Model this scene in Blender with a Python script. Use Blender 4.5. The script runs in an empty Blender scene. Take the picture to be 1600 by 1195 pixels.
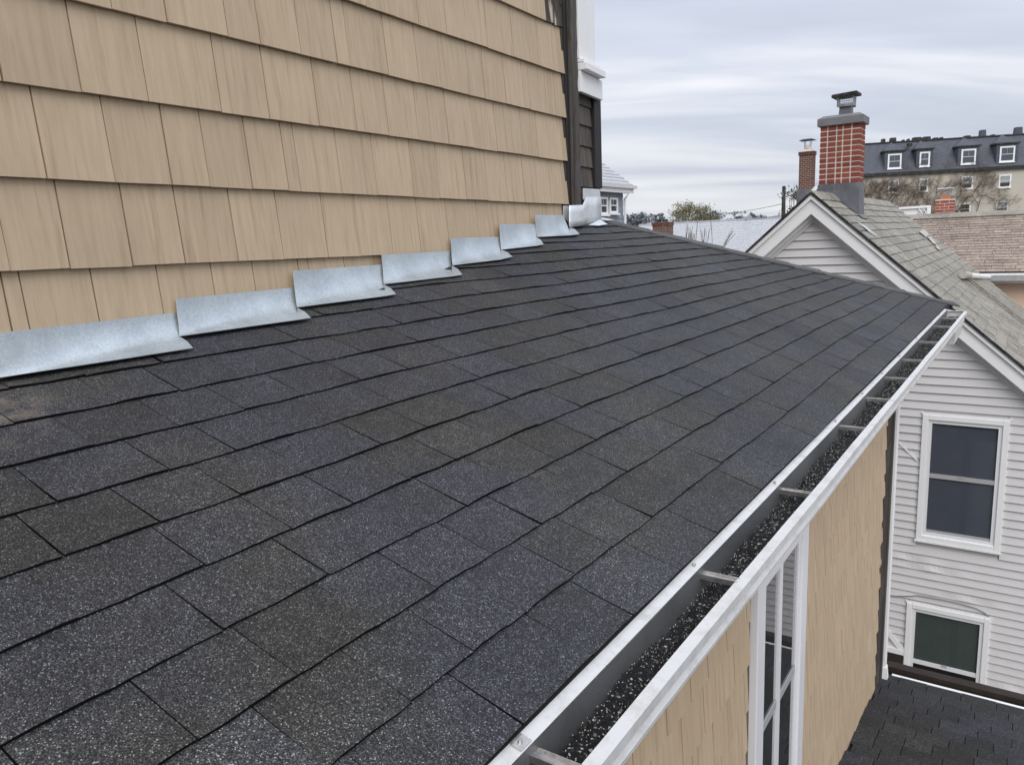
import bpy, math, random
import numpy as np
from mathutils import Vector, Matrix

random.seed(7); rng = random.Random(11)
SC = bpy.context.scene
COL = SC.collection

# ------------------------------------------------------------------ camera
# eye at the origin, X across the street side, Y along the gutter, Z up (metres)
FPX = 1177.0; PPX = (800.0, 597.5); VPG = (1612.0, 346.0); HSL = -0.0423
def _ray(u, v): return np.array([u-PPX[0], v-PPX[1], FPX])
_d = _ray(*VPG); _d = _d/np.linalg.norm(_d)
_n = np.cross(_d, np.array([1, HSL, 0])); _n = _n/np.linalg.norm(_n)
if _n[1] < 0: _n = -_n
_up = -_n; _x = np.cross(_d, _up)
RW = np.array([_x, _d, _up])
def wray(u, v): return RW @ _ray(u, v)
def proj(p):
    c = RW.T @ np.array(p, float)
    if c[2] < 0.05: return None
    return (PPX[0]+FPX*c[0]/c[2], PPX[1]+FPX*c[1]/c[2])
def onX(u, v, x): r = wray(u, v); return r*(x/r[0])
def onY(u, v, y): r = wray(u, v); return r*(y/r[1])
def onZ(u, v, z): r = wray(u, v); return r*(z/r[2])

cam = bpy.data.cameras.new('camera'); camo = bpy.data.objects.new('camera', cam); COL.objects.link(camo)
cam.sensor_fit = 'HORIZONTAL'; cam.sensor_width = 36.0; cam.lens = FPX/1600*36.0
cam.clip_start = 0.02; cam.clip_end = 6000
M = Matrix.Identity(4)
for i in range(3):
    M[i][0] = RW[i, 0]; M[i][1] = -RW[i, 1]; M[i][2] = -RW[i, 2]
camo.matrix_world = M
SC.camera = camo
SC.view_settings.view_transform = 'Standard'; SC.view_settings.look = 'None'
SC.view_settings.exposure = 0.0; SC.view_settings.gamma = 1.0
SC.view_settings.use_curve_mapping = False

# ------------------------------------------------------------------ sky
SUN_EL = math.radians(41); SUN_AZ = math.radians(143)      # azimuth from +Y towards +X
W = bpy.data.worlds.new('World'); SC.world = W; W.use_nodes = True
nt = W.node_tree; nt.nodes.clear()
def wn(t, **k):
    n = nt.nodes.new(t)
    for a, b in k.items(): setattr(n, a, b)
    return n
def wl(a, b): nt.links.new(a, b)
out = wn('ShaderNodeOutputWorld'); bgc = wn('ShaderNodeBackground'); bgs = wn('ShaderNodeBackground'); mx = wn('ShaderNodeMixShader')
sky = wn('ShaderNodeTexSky', sky_type='NISHITA', sun_disc=False); sky.sun_elevation = SUN_EL; sky.sun_rotation = SUN_AZ
bgs.inputs['Strength'].default_value = 0.08
wl(sky.outputs[0], bgs.inputs['Color'])
tc = wn('ShaderNodeTexCoord'); sep = wn('ShaderNodeSeparateXYZ'); wl(tc.outputs['Generated'], sep.inputs[0])
def wm(op, a, b=None, clamp=False):
    n = wn('ShaderNodeMath', operation=op); n.use_clamp = clamp
    for i, v in enumerate((a, b)):
        if v is None: continue
        if isinstance(v, (int, float)): n.inputs[i].default_value = v
        else: wl(v, n.inputs[i])
    return n.outputs[0]
zc = wm('MAXIMUM', sep.outputs['Z'], 0.0)
den = wm('ADD', zc, 0.16)
cx = wm('DIVIDE', sep.outputs['X'], den); cy = wm('DIVIDE', sep.outputs['Y'], den)
comb = wn('ShaderNodeCombineXYZ'); wl(cx, comb.inputs[0]); wl(cy, comb.inputs[1])
mp = wn('ShaderNodeMapping'); mp.inputs['Scale'].default_value = (0.62, 1.75, 1); mp.inputs['Location'].default_value = (3.1, 1.7, 0.4)
mp0 = wn('ShaderNodeMapping'); mp0.inputs['Rotation'].default_value = (0, 0, math.radians(-34.5)); wl(comb.outputs[0], mp0.inputs[0]); wl(mp0.outputs[0], mp.inputs[0])
n1 = wn('ShaderNodeTexNoise'); n1.inputs['Scale'].default_value = 0.75; n1.inputs['Detail'].default_value = 5; n1.inputs['Roughness'].default_value = 0.48
n1.inputs['Distortion'].default_value = 0.5
wl(mp.outputs[0], n1.inputs['Vector'])
rp = wn('ShaderNodeValToRGB'); wl(n1.outputs[0], rp.inputs[0])
rp.color_ramp.elements[0].position = 0.33; rp.color_ramp.elements[0].color = (0.50, 0.54, 0.64, 1)
rp.color_ramp.elements[1].position = 0.66; rp.color_ramp.elements[1].color = (0.84, 0.855, 0.89, 1)
e = rp.color_ramp.elements.new(0.48); e.color = (0.60, 0.64, 0.735, 1)
gr = wm('ADD', wm('MULTIPLY', zc, 1.15), 0.97)               # overcast dome: brighter towards the zenith
vm = wn('ShaderNodeVectorMath', operation='SCALE'); wl(rp.outputs[0], vm.inputs[0]); wl(gr, vm.inputs['Scale'])
wl(vm.outputs[0], bgc.inputs['Color']); bgc.inputs['Strength'].default_value = 1.0
mx.inputs[0].default_value = 0.93
wl(bgs.outputs[0], mx.inputs[1]); wl(bgc.outputs[0], mx.inputs[2]); wl(mx.outputs[0], out.inputs[0])

sun = bpy.data.lights.new('sun', 'SUN'); suno = bpy.data.objects.new('sun', sun); COL.objects.link(suno)
sun.energy = 1.5; sun.angle = math.radians(35); sun.color = (1.0, 0.965, 0.92)
sd = Vector((math.sin(SUN_AZ)*math.cos(SUN_EL), math.cos(SUN_AZ)*math.cos(SUN_EL), math.sin(SUN_EL)))
suno.rotation_euler = (-sd).to_track_quat('-Z', 'Y').to_euler(); suno.location = (6, -6, 12)

# ------------------------------------------------------------------ helpers
BASE = {}
def V3(a): return np.array(a, float)
def finish(o, label=None, cat=None, group=None, kind=None):
    if label: o['label'] = label
    if cat: o['category'] = cat
    if group: o['group'] = group
    if kind: o['kind'] = kind
    return o
def thing(name, loc, label, cat, group=None):
    o = bpy.data.objects.new(name, None); COL.objects.link(o); o.location = loc; o.empty_display_size = 0.2
    BASE[o.name] = V3(loc)
    return finish(o, label, cat, group)
def mk(name, verts, faces, mat, parent=None, smooth=False, kind=None, label=None):
    b = BASE[parent.name] if parent is not None else V3((0, 0, 0))
    me = bpy.data.meshes.new(name)
    vs = [tuple(V3(v)-b) for v in verts]
    me.from_pydata(vs, [], [tuple(f) for f in faces])
    if smooth: me.polygons.foreach_set('use_smooth', [True]*len(me.polygons))
    me.update()
    o = bpy.data.objects.new(name, me); COL.objects.link(o)
    if mat is not None: me.materials.append(mat)
    if parent is not None: o.parent = parent
    BASE[o.name] = b
    if kind: o['kind'] = kind
    if label: o['label'] = label
    return o
class Geo:
    def __init__(s): s.v = []; s.f = []
    def add(s, v, f):
        n = len(s.v); s.v += [V3(p) for p in v]; s.f += [[i+n for i in q] for q in f]; return s
    def box(s, x0, x1, y0, y1, z0, z1): return s.add(*box(x0, x1, y0, y1, z0, z1))
    def prism(s, poly, vec): return s.add(*prism(poly, vec))
    def tube(s, pts, r, n=8, caps=True): return s.add(*tube(pts, r, n, caps))
    def mk(s, name, mat, parent=None, **k): return mk(name, s.v, s.f, mat, parent, **k)
def box(x0, x1, y0, y1, z0, z1):
    v = [(x, y, z) for z in (z0, z1) for y in (y0, y1) for x in (x0, x1)]
    return v, [(0, 2, 3, 1), (4, 5, 7, 6), (0, 1, 5, 4), (2, 6, 7, 3), (0, 4, 6, 2), (1, 3, 7, 5)]
def prism(poly, vec):
    n = len(poly); a = [V3(p) for p in poly]; b = [p+V3(vec) for p in a]
    f = [list(range(n))[::-1], list(range(n, 2*n))]
    for i in range(n): j = (i+1) % n; f.append([i, j, n+j, n+i])
    return a+b, f
def tube(pts, r, n=8, caps=True):
    pts = [V3(p) for p in pts]; rs = r if isinstance(r, (list, tuple)) else [r]*len(pts)
    v = []; f = []
    for i, p in enumerate(pts):
        t = pts[min(i+1, len(pts)-1)]-pts[max(i-1, 0)]; t = t/(np.linalg.norm(t)+1e-9)
        a = np.array([0, 0, 1.0]) if abs(t[2]) < 0.9 else np.array([1.0, 0, 0])
        e1 = np.cross(t, a); e1 /= np.linalg.norm(e1); e2 = np.cross(t, e1)
        for k in range(n):
            w = 2*math.pi*k/n; v.append(p+rs[i]*(math.cos(w)*e1+math.sin(w)*e2))
    for i in range(len(pts)-1):
        for k in range(n):
            k2 = (k+1) % n; f.append([i*n+k, i*n+k2, (i+1)*n+k2, (i+1)*n+k])
    if caps: f.append(list(range(n))[::-1]); f.append([(len(pts)-1)*n+k for k in range(n)])
    return v, f
def parea(vs):
    ps = [proj(v) for v in vs]
    if any(p is None for p in ps): return 0, False
    xs = [p[0] for p in ps]; ys = [p[1] for p in ps]
    vis = max(xs) > -150 and min(xs) < 1750 and max(ys) > -150 and min(ys) < 1345
    a = 0
    for i in range(len(ps)):
        j = (i+1) % len(ps); a += ps[i][0]*ps[j][1]-ps[j][0]*ps[i][1]
    return abs(a)/2, vis
def field(pieces, name, mat, parent, rest, limit=290, edge=None, ntop=1):
    """pieces: list of (outline, verts, faces); the largest become parts, the others one joined part"""
    sc = []
    for p in pieces:
        a, vis = parea(p[0])
        if vis: sc.append((a, p))
    sc.sort(key=lambda t: -t[0])
    def edges(o, idx):
        if edge is None: return
        o.data.materials.append(edge)
        o.data.polygons.foreach_set('material_index', idx)
    for a, p in sc[:limit]:
        o = mk(name, p[1], p[2], mat, parent)
        edges(o, [0 if i < ntop else 1 for i in range(len(p[2]))])
    if len(sc) > limit:
        g = Geo()
        ix = []
        for a, p in sc[limit:]: g.add(p[1], p[2]); ix += [0 if i < ntop else 1 for i in range(len(p[2]))]
        edges(g.mk(rest, mat, parent, kind='stuff'), ix)
def smoothstep(t): t = min(max(t, 0), 1); return t*t*(3-2*t)

# ------------------------------------------------------------------ materials
class NM:
    def __init__(s, name):
        s.m = bpy.data.materials.new(name); s.m.use_nodes = True; s.t = s.m.node_tree
        s.b = s.t.nodes['Principled BSDF']; s.o = s.t.nodes['Material Output']
        s.tc = s.n('ShaderNodeTexCoord'); s.oi = s.n('ShaderNodeObjectInfo')
    def n(s, t, **k):
        q = s.t.nodes.new(t)
        for a, b in k.items(): setattr(q, a, b)
        return q
    def l(s, a, b): s.t.links.new(a, b)
    def set(s, sock, v):
        if isinstance(v, (int, float)): sock.default_value = v
        elif isinstance(v, tuple): sock.default_value = v if len(v) == len(sock.default_value) else tuple(v)+(1,)
        else: s.l(v, sock)
    def coord(s, scale=(1, 1, 1), rand=0.0, rot=(0, 0, 0)):
        mp = s.n('ShaderNodeMapping'); mp.inputs['Scale'].default_value = scale; mp.inputs['Rotation'].default_value = rot
        s.l(s.tc.outputs['Object'], mp.inputs[0])
        if rand:
            m = s.math('MULTIPLY', s.oi.outputs['Random'], rand)
            c = s.n('ShaderNodeCombineXYZ')
            for i in range(3): s.l(m, c.inputs[i])
            s.l(c.outputs[0], mp.inputs['Location'])
        return mp.outputs[0]
    def noise(s, vec, scale, detail=4, rough=0.55, dist=0.0):
        q = s.n('ShaderNodeTexNoise'); q.inputs['Scale'].default_value = scale; q.inputs['Detail'].default_value = detail
        q.inputs['Roughness'].default_value = rough; q.inputs['Distortion'].default_value = dist
        s.l(vec, q.inputs['Vector']); return q.outputs[0]
    def vor(s, vec, scale):
        q = s.n('ShaderNodeTexVoronoi'); q.inputs['Scale'].default_value = scale; s.l(vec, q.inputs['Vector']); return q
    def math(s, op, a, b=None, clamp=False):
        q = s.n('ShaderNodeMath', operation=op); q.use_clamp = clamp
        s.set(q.inputs[0], a)
        if b is not None: s.set(q.inputs[1], b)
        return q.outputs[0]
    def rng(s, v, a, b, c, d):
        q = s.n('ShaderNodeMapRange'); s.set(q.inputs[0], v)
        for i, x in enumerate((a, b, c, d)): q.inputs[i+1].default_value = x
        return q.outputs[0]
    def ramp(s, v, els, interp='LINEAR'):
        q = s.n('ShaderNodeValToRGB'); s.l(v, q.inputs[0]); cr = q.color_ramp; cr.interpolation = interp
        while len(cr.elements) < len(els): cr.elements.new(0.5)
        for e, (p, c) in zip(cr.elements, els):
            e.position = p; e.color = (c, c, c, 1) if isinstance(c, (int, float)) else tuple(c)+(1,)
        return q.outputs[0]
    def mix(s, f, a, b, mode='MIX'):
        q = s.n('ShaderNodeMix', data_type='RGBA', blend_type=mode); s.set(q.inputs[0], f); s.set(q.inputs[6], a); s.set(q.inputs[7], b)
        return q.outputs[2]
    def bump(s, h, strength=0.3, dist=0.01):
        q = s.n('ShaderNodeBump'); q.inputs['Strength'].default_value = strength; q.inputs['Distance'].default_value = dist
        s.l(h, q.inputs['Height']); s.l(q.outputs[0], s.b.inputs['Normal']); return q
    def fin(s, color, rough=0.7, metal=0.0, spec=0.4):
        s.set(s.b.inputs['Base Color'], color); s.set(s.b.inputs['Roughness'], rough); s.set(s.b.inputs['Metallic'], metal)
        s.b.inputs['Specular IOR Level'].default_value = spec
        return s.m

def asphalt(name, dark, mid, light, fleck, gs=330, amp=1.0, bk=0.8, tint=True, var=0.28, fleckcut=0.95, dust=False):
    m = NM(name); c = m.coord()
    v = m.vor(c, gs); sp = m.n('ShaderNodeSeparateColor'); m.l(v.outputs['Color'], sp.inputs[0])
    col = m.ramp(sp.outputs[0], [(0, dark), (0.45, mid), (0.86, light), (fleckcut, light), (1.0, fleck)])
    patch = m.noise(c, 2.3, 4, 0.6)
    fine = m.noise(c, 17, 4, 0.6)
    k = m.math('ADD', m.rng(patch, 0.3, 0.7, -0.22*amp, 0.22*amp), m.rng(fine, 0.3, 0.7, -0.16*amp, 0.16*amp))
    k = m.math('ADD', k, m.rng(m.oi.outputs['Random'], 0, 1, 1-var*0.5, 1+var*0.5))
    vm = m.n('ShaderNodeVectorMath', operation='SCALE'); m.l(col, vm.inputs[0]); m.l(k, vm.inputs['Scale'])
    col = vm.outputs[0]
    if tint:
        hue = m.noise(c, 1.9, 3, 0.5)
        t = m.math('ADD', hue, m.rng(m.oi.outputs['Random'], 0, 1, -0.06, 0.06))
        tintc = m.ramp(t, [(0.34, (1.05, 1.01, 0.93)), (0.45, (1.0, 1.0, 1.01)), (0.60, (0.92, 0.95, 1.16))])
        col = m.mix(1.0, col, tintc, 'MULTIPLY')
    if dust:                                   # dried mud washed down below the flashing, faint smears elsewhere
        ds_ = m.n('ShaderNodeVectorMath', operation='DISTANCE'); m.l(c, ds_.inputs[0]); ds_.inputs[1].default_value = DUST
        nz_ = m.noise(c, 14, 5, 0.7)
        f = m.math('MULTIPLY', m.rng(ds_.outputs['Value'], 0.04, 0.22, 1, 0), m.rng(nz_, 0.42, 0.68, 0, 0.75))
        f = m.math('ADD', f, m.math('MULTIPLY', m.rng(m.noise(c, 5.2, 6, 0.75), 0.60, 0.80, 0, 0.22), m.rng(nz_, 0.4, 0.7, 0, 1)), True)
        col = m.mix(f, col, (0.30, 0.24, 0.18))
    m.bump(m.math('ADD', sp.outputs[1], m.math('MULTIPLY', fine, 0.6)), bk, 0.003)
    return m.fin(col, 0.72, 0, 0.5)
DUST = (-1.98+1.6, 0.70-2.5, -0.32+8.4)
M_ROOF = asphalt('dark_asphalt_granules', 0.004, 0.022, 0.084, 0.33, gs=540, var=0.30, fleckcut=0.93, dust=True)
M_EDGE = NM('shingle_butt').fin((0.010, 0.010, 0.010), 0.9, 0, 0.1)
M_EDGET = NM('tan_shingle_butt').fin((0.06, 0.055, 0.048), 0.9, 0, 0.1)
M_EDGEB = NM('brown_shingle_butt').fin((0.06, 0.045, 0.035), 0.9, 0, 0.1)
M_CAP = asphalt('dark_asphalt_cap', 0.045, 0.075, 0.11, 0.2, tint=False)
M_LOWROOF = asphalt('black_asphalt_granules', 0.010, 0.022, 0.042, 0.10, gs=200, var=.85)
M_TAN = asphalt('grey_tan_asphalt', (0.15, 0.135, 0.11), (0.27, 0.25, 0.21), (0.36, 0.34, 0.29), (0.45, 0.43, 0.38), gs=110, tint=False, var=0.3)
M_BROWN = asphalt('brown_asphalt', (0.18, 0.135, 0.105), (0.28, 0.215, 0.175), (0.36, 0.29, 0.24), (0.44, 0.37, 0.32), gs=60, tint=False, var=0.35)
M_PALE = asphalt('pale_grey_asphalt', (0.40, 0.41, 0.43), (0.44, 0.45, 0.475), (0.47, 0.48, 0.505), (0.5, 0.51, 0.535), gs=14, tint=False, var=0.12, amp=0.25, bk=0.0)
M_SLATE = asphalt('blue_grey_slate', (0.066, 0.072, 0.088), (0.075, 0.082, 0.10), (0.085, 0.092, 0.112), (0.095, 0.102, 0.122), gs=7, tint=False, var=0.1, amp=0.5, bk=0.0)

def siding(name, a, b, streak, gscale=(60, 60, 2.2), var=0.10, rough=0.62, bumpk=0.25):
    m = NM(name); c = m.coord(gscale, rand=37.0); c2 = m.coord((1, 1, 1), rand=13.0)
    g = m.noise(c, 1.0, 6, 0.6); g2 = m.noise(m.coord((34, 34, 1.1), rand=21.0), 1.0, 4, 0.6); p = m.noise(c2, 2.6, 4, 0.6)
    col = m.mix(m.rng(g, 0.35, 0.7, 0, 1), a, b)
    col = m.mix(m.rng(g2, 0.54, 0.72, 0, 0.8), col, streak)
    k = m.math('ADD', m.rng(p, 0.3, 0.7, -0.06, 0.06), m.rng(m.oi.outputs['Random'], 0, 1, 1-var*.5, 1+var*.5))
    vm = m.n('ShaderNodeVectorMath', operation='SCALE'); m.l(col, vm.inputs[0]); m.l(k, vm.inputs['Scale'])
    m.bump(g, bumpk, 0.002)
    return m.fin(vm.outputs[0], rough, 0, 0.3)
M_BEIGE = siding('beige_painted_shingle', (0.50, 0.383, 0.258), (0.575, 0.448, 0.308), (0.40, 0.298, 0.195))
M_BEIGE2 = siding('beige_weathered_shingle', (0.51, 0.385, 0.255), (0.59, 0.46, 0.315), (0.40, 0.295, 0.19), gscale=(45, 45, 2), var=0.05)
M_BACK = siding('brown_sheathing', (0.16, 0.115, 0.075), (0.20, 0.15, 0.10), (0.12, 0.09, 0.06))
M_OLD = siding('old_brown_shingle', (0.045, 0.036, 0.030), (0.085, 0.072, 0.062), (0.03, 0.024, 0.02), gscale=(40, 40, 2), rough=0.85, bumpk=0.7, var=0.3)
M_OLD2 = siding('grey_brown_old_shingle', (0.085, 0.072, 0.062), (0.15, 0.13, 0.115), (0.05, 0.04, 0.035), gscale=(40, 40, 2), rough=0.85, bumpk=0.7, var=0.3)
M_POST = siding('weathered_dark_wood', (0.055, 0.049, 0.045), (0.13, 0.12, 0.11), (0.03, 0.026, 0.023), gscale=(50, 50, 1.6), rough=0.85, bumpk=0.8)
M_BLACKTRIM = siding('charcoal_trim', (0.022, 0.020, 0.020), (0.032, 0.030, 0.030), (0.015, 0.014, 0.014), var=0.02)
M_BLUEGREY = siding('blue_grey_shingle', (0.24, 0.27, 0.32), (0.31, 0.34, 0.39), (0.2, 0.23, 0.27), gscale=(6, 6, 1))
def peel(name):
    m = NM(name); c = m.coord((30, 30, 5), rand=9); g = m.noise(c, 1.0, 5, 0.65)
    big = m.noise(m.coord((9, 9, 3), rand=3), 1.0, 3, 0.5)
    col = m.mix(m.rng(g, 0.4, 0.65, 0, 1), (0.045, 0.036, 0.03), (0.10, 0.085, 0.07))
    col = m.mix(m.rng(big, 0.57, 0.62, 0, 1), col, (0.55, 0.47, 0.36))
    m.bump(g, 0.8, 0.004)
    return m.fin(col, 0.85)
M_PEEL = peel('peeling_old_paint')

def paint(name, col, dirt=(0.45, 0.43, 0.40), amt=0.25, rough=0.45, scale=5.0, spec=0.4):
    m = NM(name); c = m.coord((1, 1, 1)); a = m.noise(c, scale, 6, 0.65); b = m.noise(c, scale*9, 4, 0.6)
    f = m.math('MULTIPLY', m.rng(m.math('ADD', a, m.math('MULTIPLY', b, 0.3)), 0.62, 0.95, 0, 1), amt)
    m.bump(b, 0.06, 0.004)
    return m.fin(m.mix(f, col, dirt), rough, 0, spec)
M_WHITE = paint('white_trim_paint', (0.88, 0.88, 0.88), amt=0.12)
M_GUTW = paint('white_gutter_enamel', (0.66, 0.665, 0.665), (0.30, 0.28, 0.25), amt=0.55, rough=0.32, scale=14)
M_VINYL = paint('white_vinyl_siding', (0.67, 0.655, 0.655), (0.53, 0.51, 0.50), amt=0.3, rough=0.42, scale=3)
M_SASH = paint('white_window_vinyl', (0.80, 0.80, 0.82), amt=0.06, rough=0.35)
M_RAIL = paint('grey_sash_rail', (0.42, 0.42, 0.43), amt=0.1, rough=0.4)
M_CREAM = paint('cream_stucco', (0.53, 0.49, 0.42), (0.40, 0.35, 0.28), amt=0.5, rough=0.9, scale=0.5)
M_PEACH = paint('peach_stucco', (0.84, 0.63, 0.48), (0.84, 0.73, 0.56), amt=0.9, rough=0.9, scale=0.9)
M_GREYW = paint('grey_wall_paint', (0.42, 0.43, 0.45), amt=0.3, rough=0.8, scale=1)
M_DARK = paint('dark_interior', (0.016, 0.015, 0.015), (0.02, 0.018, 0.016), amt=0.3, rough=0.9)
M_BROWNWOOD = paint('dark_brown_board', (0.030, 0.022, 0.017), (0.07, 0.05, 0.035), amt=0.6, rough=0.8, scale=8)
M_BLINDSKY = paint('slate_blue_blind_and_sky', (0.085, 0.10, 0.135), amt=0.05, rough=0.6)
M_BLIND2 = paint('green_grey_blind', (0.07, 0.095, 0.085), amt=0.05, rough=0.6)
M_CURTAIN = paint('pale_curtain', (0.45, 0.50, 0.50), amt=0.2, rough=0.9, scale=2)
M_BLACKM = paint('black_metal', (0.008, 0.008, 0.008), amt=0.2, rough=0.6)
M_DRIP = paint('black_drip_edge', (0.018, 0.017, 0.017), amt=0.2, rough=0.6)
M_CONC = paint('grey_concrete_crown', (0.20, 0.20, 0.205), (0.12, 0.12, 0.125), amt=0.8, rough=0.85, scale=5)
M_MORTAR = paint('pale_mortar', (0.66, 0.60, 0.54), (0.5, 0.45, 0.4), amt=0.6, rough=0.95, scale=8)
M_MORTAR2 = paint('grey_mortar', (0.40, 0.35, 0.30), amt=0.4, rough=0.95, scale=3)
M_CLAY = paint('clay_flue', (0.46, 0.17, 0.09), (0.3, 0.12, 0.08), amt=0.5, rough=0.8)
M_GROUND = paint('ground_dirt_grass', (0.09, 0.085, 0.07), (0.06, 0.075, 0.035), amt=1.0, rough=0.95, scale=0.3)
M_ASPH = paint('street_asphalt', (0.05, 0.05, 0.052), amt=0.2, rough=0.9, scale=1)
M_HILL = paint('far_hill_scrub', (0.26, 0.28, 0.30), (0.2, 0.23, 0.22), amt=0.8, rough=1, scale=0.05)  # haze of distance mixed into the grey hill colour
M_SEAL = paint('white_sealant', (0.47, 0.45, 0.41), (0.3, 0.28, 0.25), amt=0.8, rough=0.7, scale=20)

def brick(name, a, b):
    m = NM(name); c = m.coord((1, 1, 1), rand=5); n = m.noise(c, 25, 5, 0.65)
    col = m.mix(m.oi.outputs['Random'], a, b)
    col = m.mix(m.rng(n, 0.45, 0.75, 0, 0.5), col, (0.11, 0.05, 0.04))
    m.bump(n, 0.5, 0.006)
    return m.fin(col, 0.85, 0, 0.2)
M_BRICK = brick('red_brick', (0.30, 0.085, 0.058), (0.21, 0.058, 0.045))
M_BRICK2 = brick('brown_brick', (0.17, 0.075, 0.05), (0.11, 0.052, 0.04))
M_BRICK3 = brick('orange_red_brick', (0.42, 0.13, 0.085), (0.30, 0.09, 0.065))

def metal(name, col, rough, nz=6.0, bumps=0.15, metal_=0.95, stain=None):
    m = NM(name); c = m.coord((1, 1, 1), rand=17); n = m.noise(c, nz, 4, 0.6); sg = m.vor(c, 230)
    spx = m.n('ShaderNodeSeparateColor'); m.l(sg.outputs['Color'], spx.inputs[0])
    k = m.math('ADD', m.rng(n, 0.3, 0.7, 0.84, 1.12), m.rng(spx.outputs[0], 0, 1, -0.09, 0.09))
    vm = m.n('ShaderNodeVectorMath', operation='SCALE'); m.set(vm.inputs[0], col); m.l(k, vm.inputs['Scale'])
    cc = vm.outputs[0]
    if stain: cc = m.mix(m.rng(m.noise(c, nz*1.7, 5, 0.7), 0.55, 0.75, 0, 0.8), cc, stain)
    r = m.math('ADD', m.rng(n, 0.3, 0.7, rough-0.08, rough+0.1), m.rng(spx.outputs[1], 0, 1, -0.04, 0.04))
    m.bump(m.noise(c, 3.5, 3, 0.5), bumps, 0.02)
    return m.fin(cc, r, metal_, 0.5)
M_GALV = metal('galvanised_steel', (0.57, 0.625, 0.655), 0.44, bumps=0.18, metal_=0.65, stain=(0.46, 0.50, 0.53))
M_GALVW = metal('bright_galvanised_steel', (0.74, 0.77, 0.79), 0.5, bumps=0.25, metal_=0.5, stain=(0.50, 0.49, 0.42))
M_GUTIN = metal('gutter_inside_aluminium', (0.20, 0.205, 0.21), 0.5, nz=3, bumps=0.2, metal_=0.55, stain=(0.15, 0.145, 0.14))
M_HANG = metal('worn_aluminium', (0.62, 0.60, 0.58), 0.36, nz=30, bumps=0.2, stain=(0.25, 0.22, 0.2))
M_LEAD = metal('lead_flashing', (0.16, 0.165, 0.18), 0.5, nz=5, bumps=0.6, metal_=0.5, stain=(0.34, 0.30, 0.29))
M_MESH = metal('wire_mesh', (0.45, 0.45, 0.46), 0.4)

def debris(name):
    m = NM(name); c = m.coord(); v = m.vor(c, 210); sp = m.n('ShaderNodeSeparateColor'); m.l(v.outputs['Color'], sp.inputs[0])
    col = m.ramp(sp.outputs[0], [(0, 0.004), (0.80, 0.012), (0.92, 0.05), (1.0, 0.5)])
    m.bump(m.math('ADD', sp.outputs[1], m.math('MULTIPLY', m.noise(c, 60, 4), 2.0)), 1.0, 0.008)
    return m.fin(col, 0.8, 0, 0.3)
M_DEB = debris('wet_black_granules')
M_GRAINL = paint('pale_grit', (0.55, 0.52, 0.46), amt=0.6, rough=0.7, scale=90)
M_GRAIND = paint('black_grit', (0.01, 0.01, 0.01), amt=0.1, rough=0.7, scale=90)

def glass(name, tint=0.9):
    m = NM(name); t = m.t; t.nodes.remove(m.b)
    lw_ = m.n('ShaderNodeLayerWeight'); lw_.inputs[0].default_value = 0.5
    gl = m.n('ShaderNodeBsdfGlossy'); gl.inputs['Roughness'].default_value = 0.02; gl.inputs['Color'].default_value = (0.95, 0.97, 1, 1)
    tr = m.n('ShaderNodeBsdfTransparent'); tr.inputs['Color'].default_value = (tint, tint, tint, 1)
    mi = m.n('ShaderNodeMixShader'); f2 = m.math('ADD', m.math('MULTIPLY', m.math('POWER', lw_.outputs['Facing'], 5.0), 0.90), 0.06, True)
    m.l(f2, mi.inputs[0]); m.l(tr.outputs[0], mi.inputs[1]); m.l(gl.outputs[0], mi.inputs[2]); m.l(mi.outputs[0], m.o.inputs[0])
    return m.m
M_GLASS = glass('window_glass', 0.85)
def leaf(name, a, b):
    m = NM(name); n = m.noise(m.coord(), 1.2, 3); return m.fin(m.mix(m.rng(n, 0.35, 0.65, 0, 1), a, b), 0.7, 0, 0.2)
M_LEAF_OL = leaf('olive_leaves', (0.24, 0.23, 0.14), (0.33, 0.31, 0.20))  # olive paled for distance haze
M_LEAF_GR = leaf('pale_far_leaves', (0.22, 0.25, 0.27), (0.32, 0.34, 0.36))  # distance haze is put into the leaf colour as pale grey
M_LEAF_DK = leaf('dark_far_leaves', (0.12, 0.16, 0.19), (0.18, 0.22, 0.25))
M_LEAF_IVY = leaf('ivy_leaves', (0.05, 0.07, 0.03), (0.10, 0.11, 0.05))
M_BARK = paint('grey_bark', (0.16, 0.14, 0.12), amt=0.3, rough=0.95, scale=4)
M_VINE = paint('dry_brown_vine', (0.17, 0.125, 0.09), (0.25, 0.2, 0.15), amt=0.5, rough=0.95, scale=2)
M_POLE = paint('weathered_pole', (0.05, 0.045, 0.038), amt=0.2, rough=0.95, scale=3)

# ------------------------------------------------------------------ ground
GZ = -8.4
gnd = mk('ground', [(-1500, -1500, GZ), (1500, -1500, GZ), (1500, 2500, GZ), (-1500, 2500, GZ)], [(0, 1, 2, 3)], M_GROUND)
gnd['kind'] = 'structure'
rd = Geo(); rd.add([(-200, 58, GZ+.01), (200, 66, GZ+.01), (200, 74, GZ+.01), (-200, 66, GZ+.01)], [(0, 1, 2, 3)])
rdo = rd.mk('road', M_ASPH); rdo['kind'] = 'structure'

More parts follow.
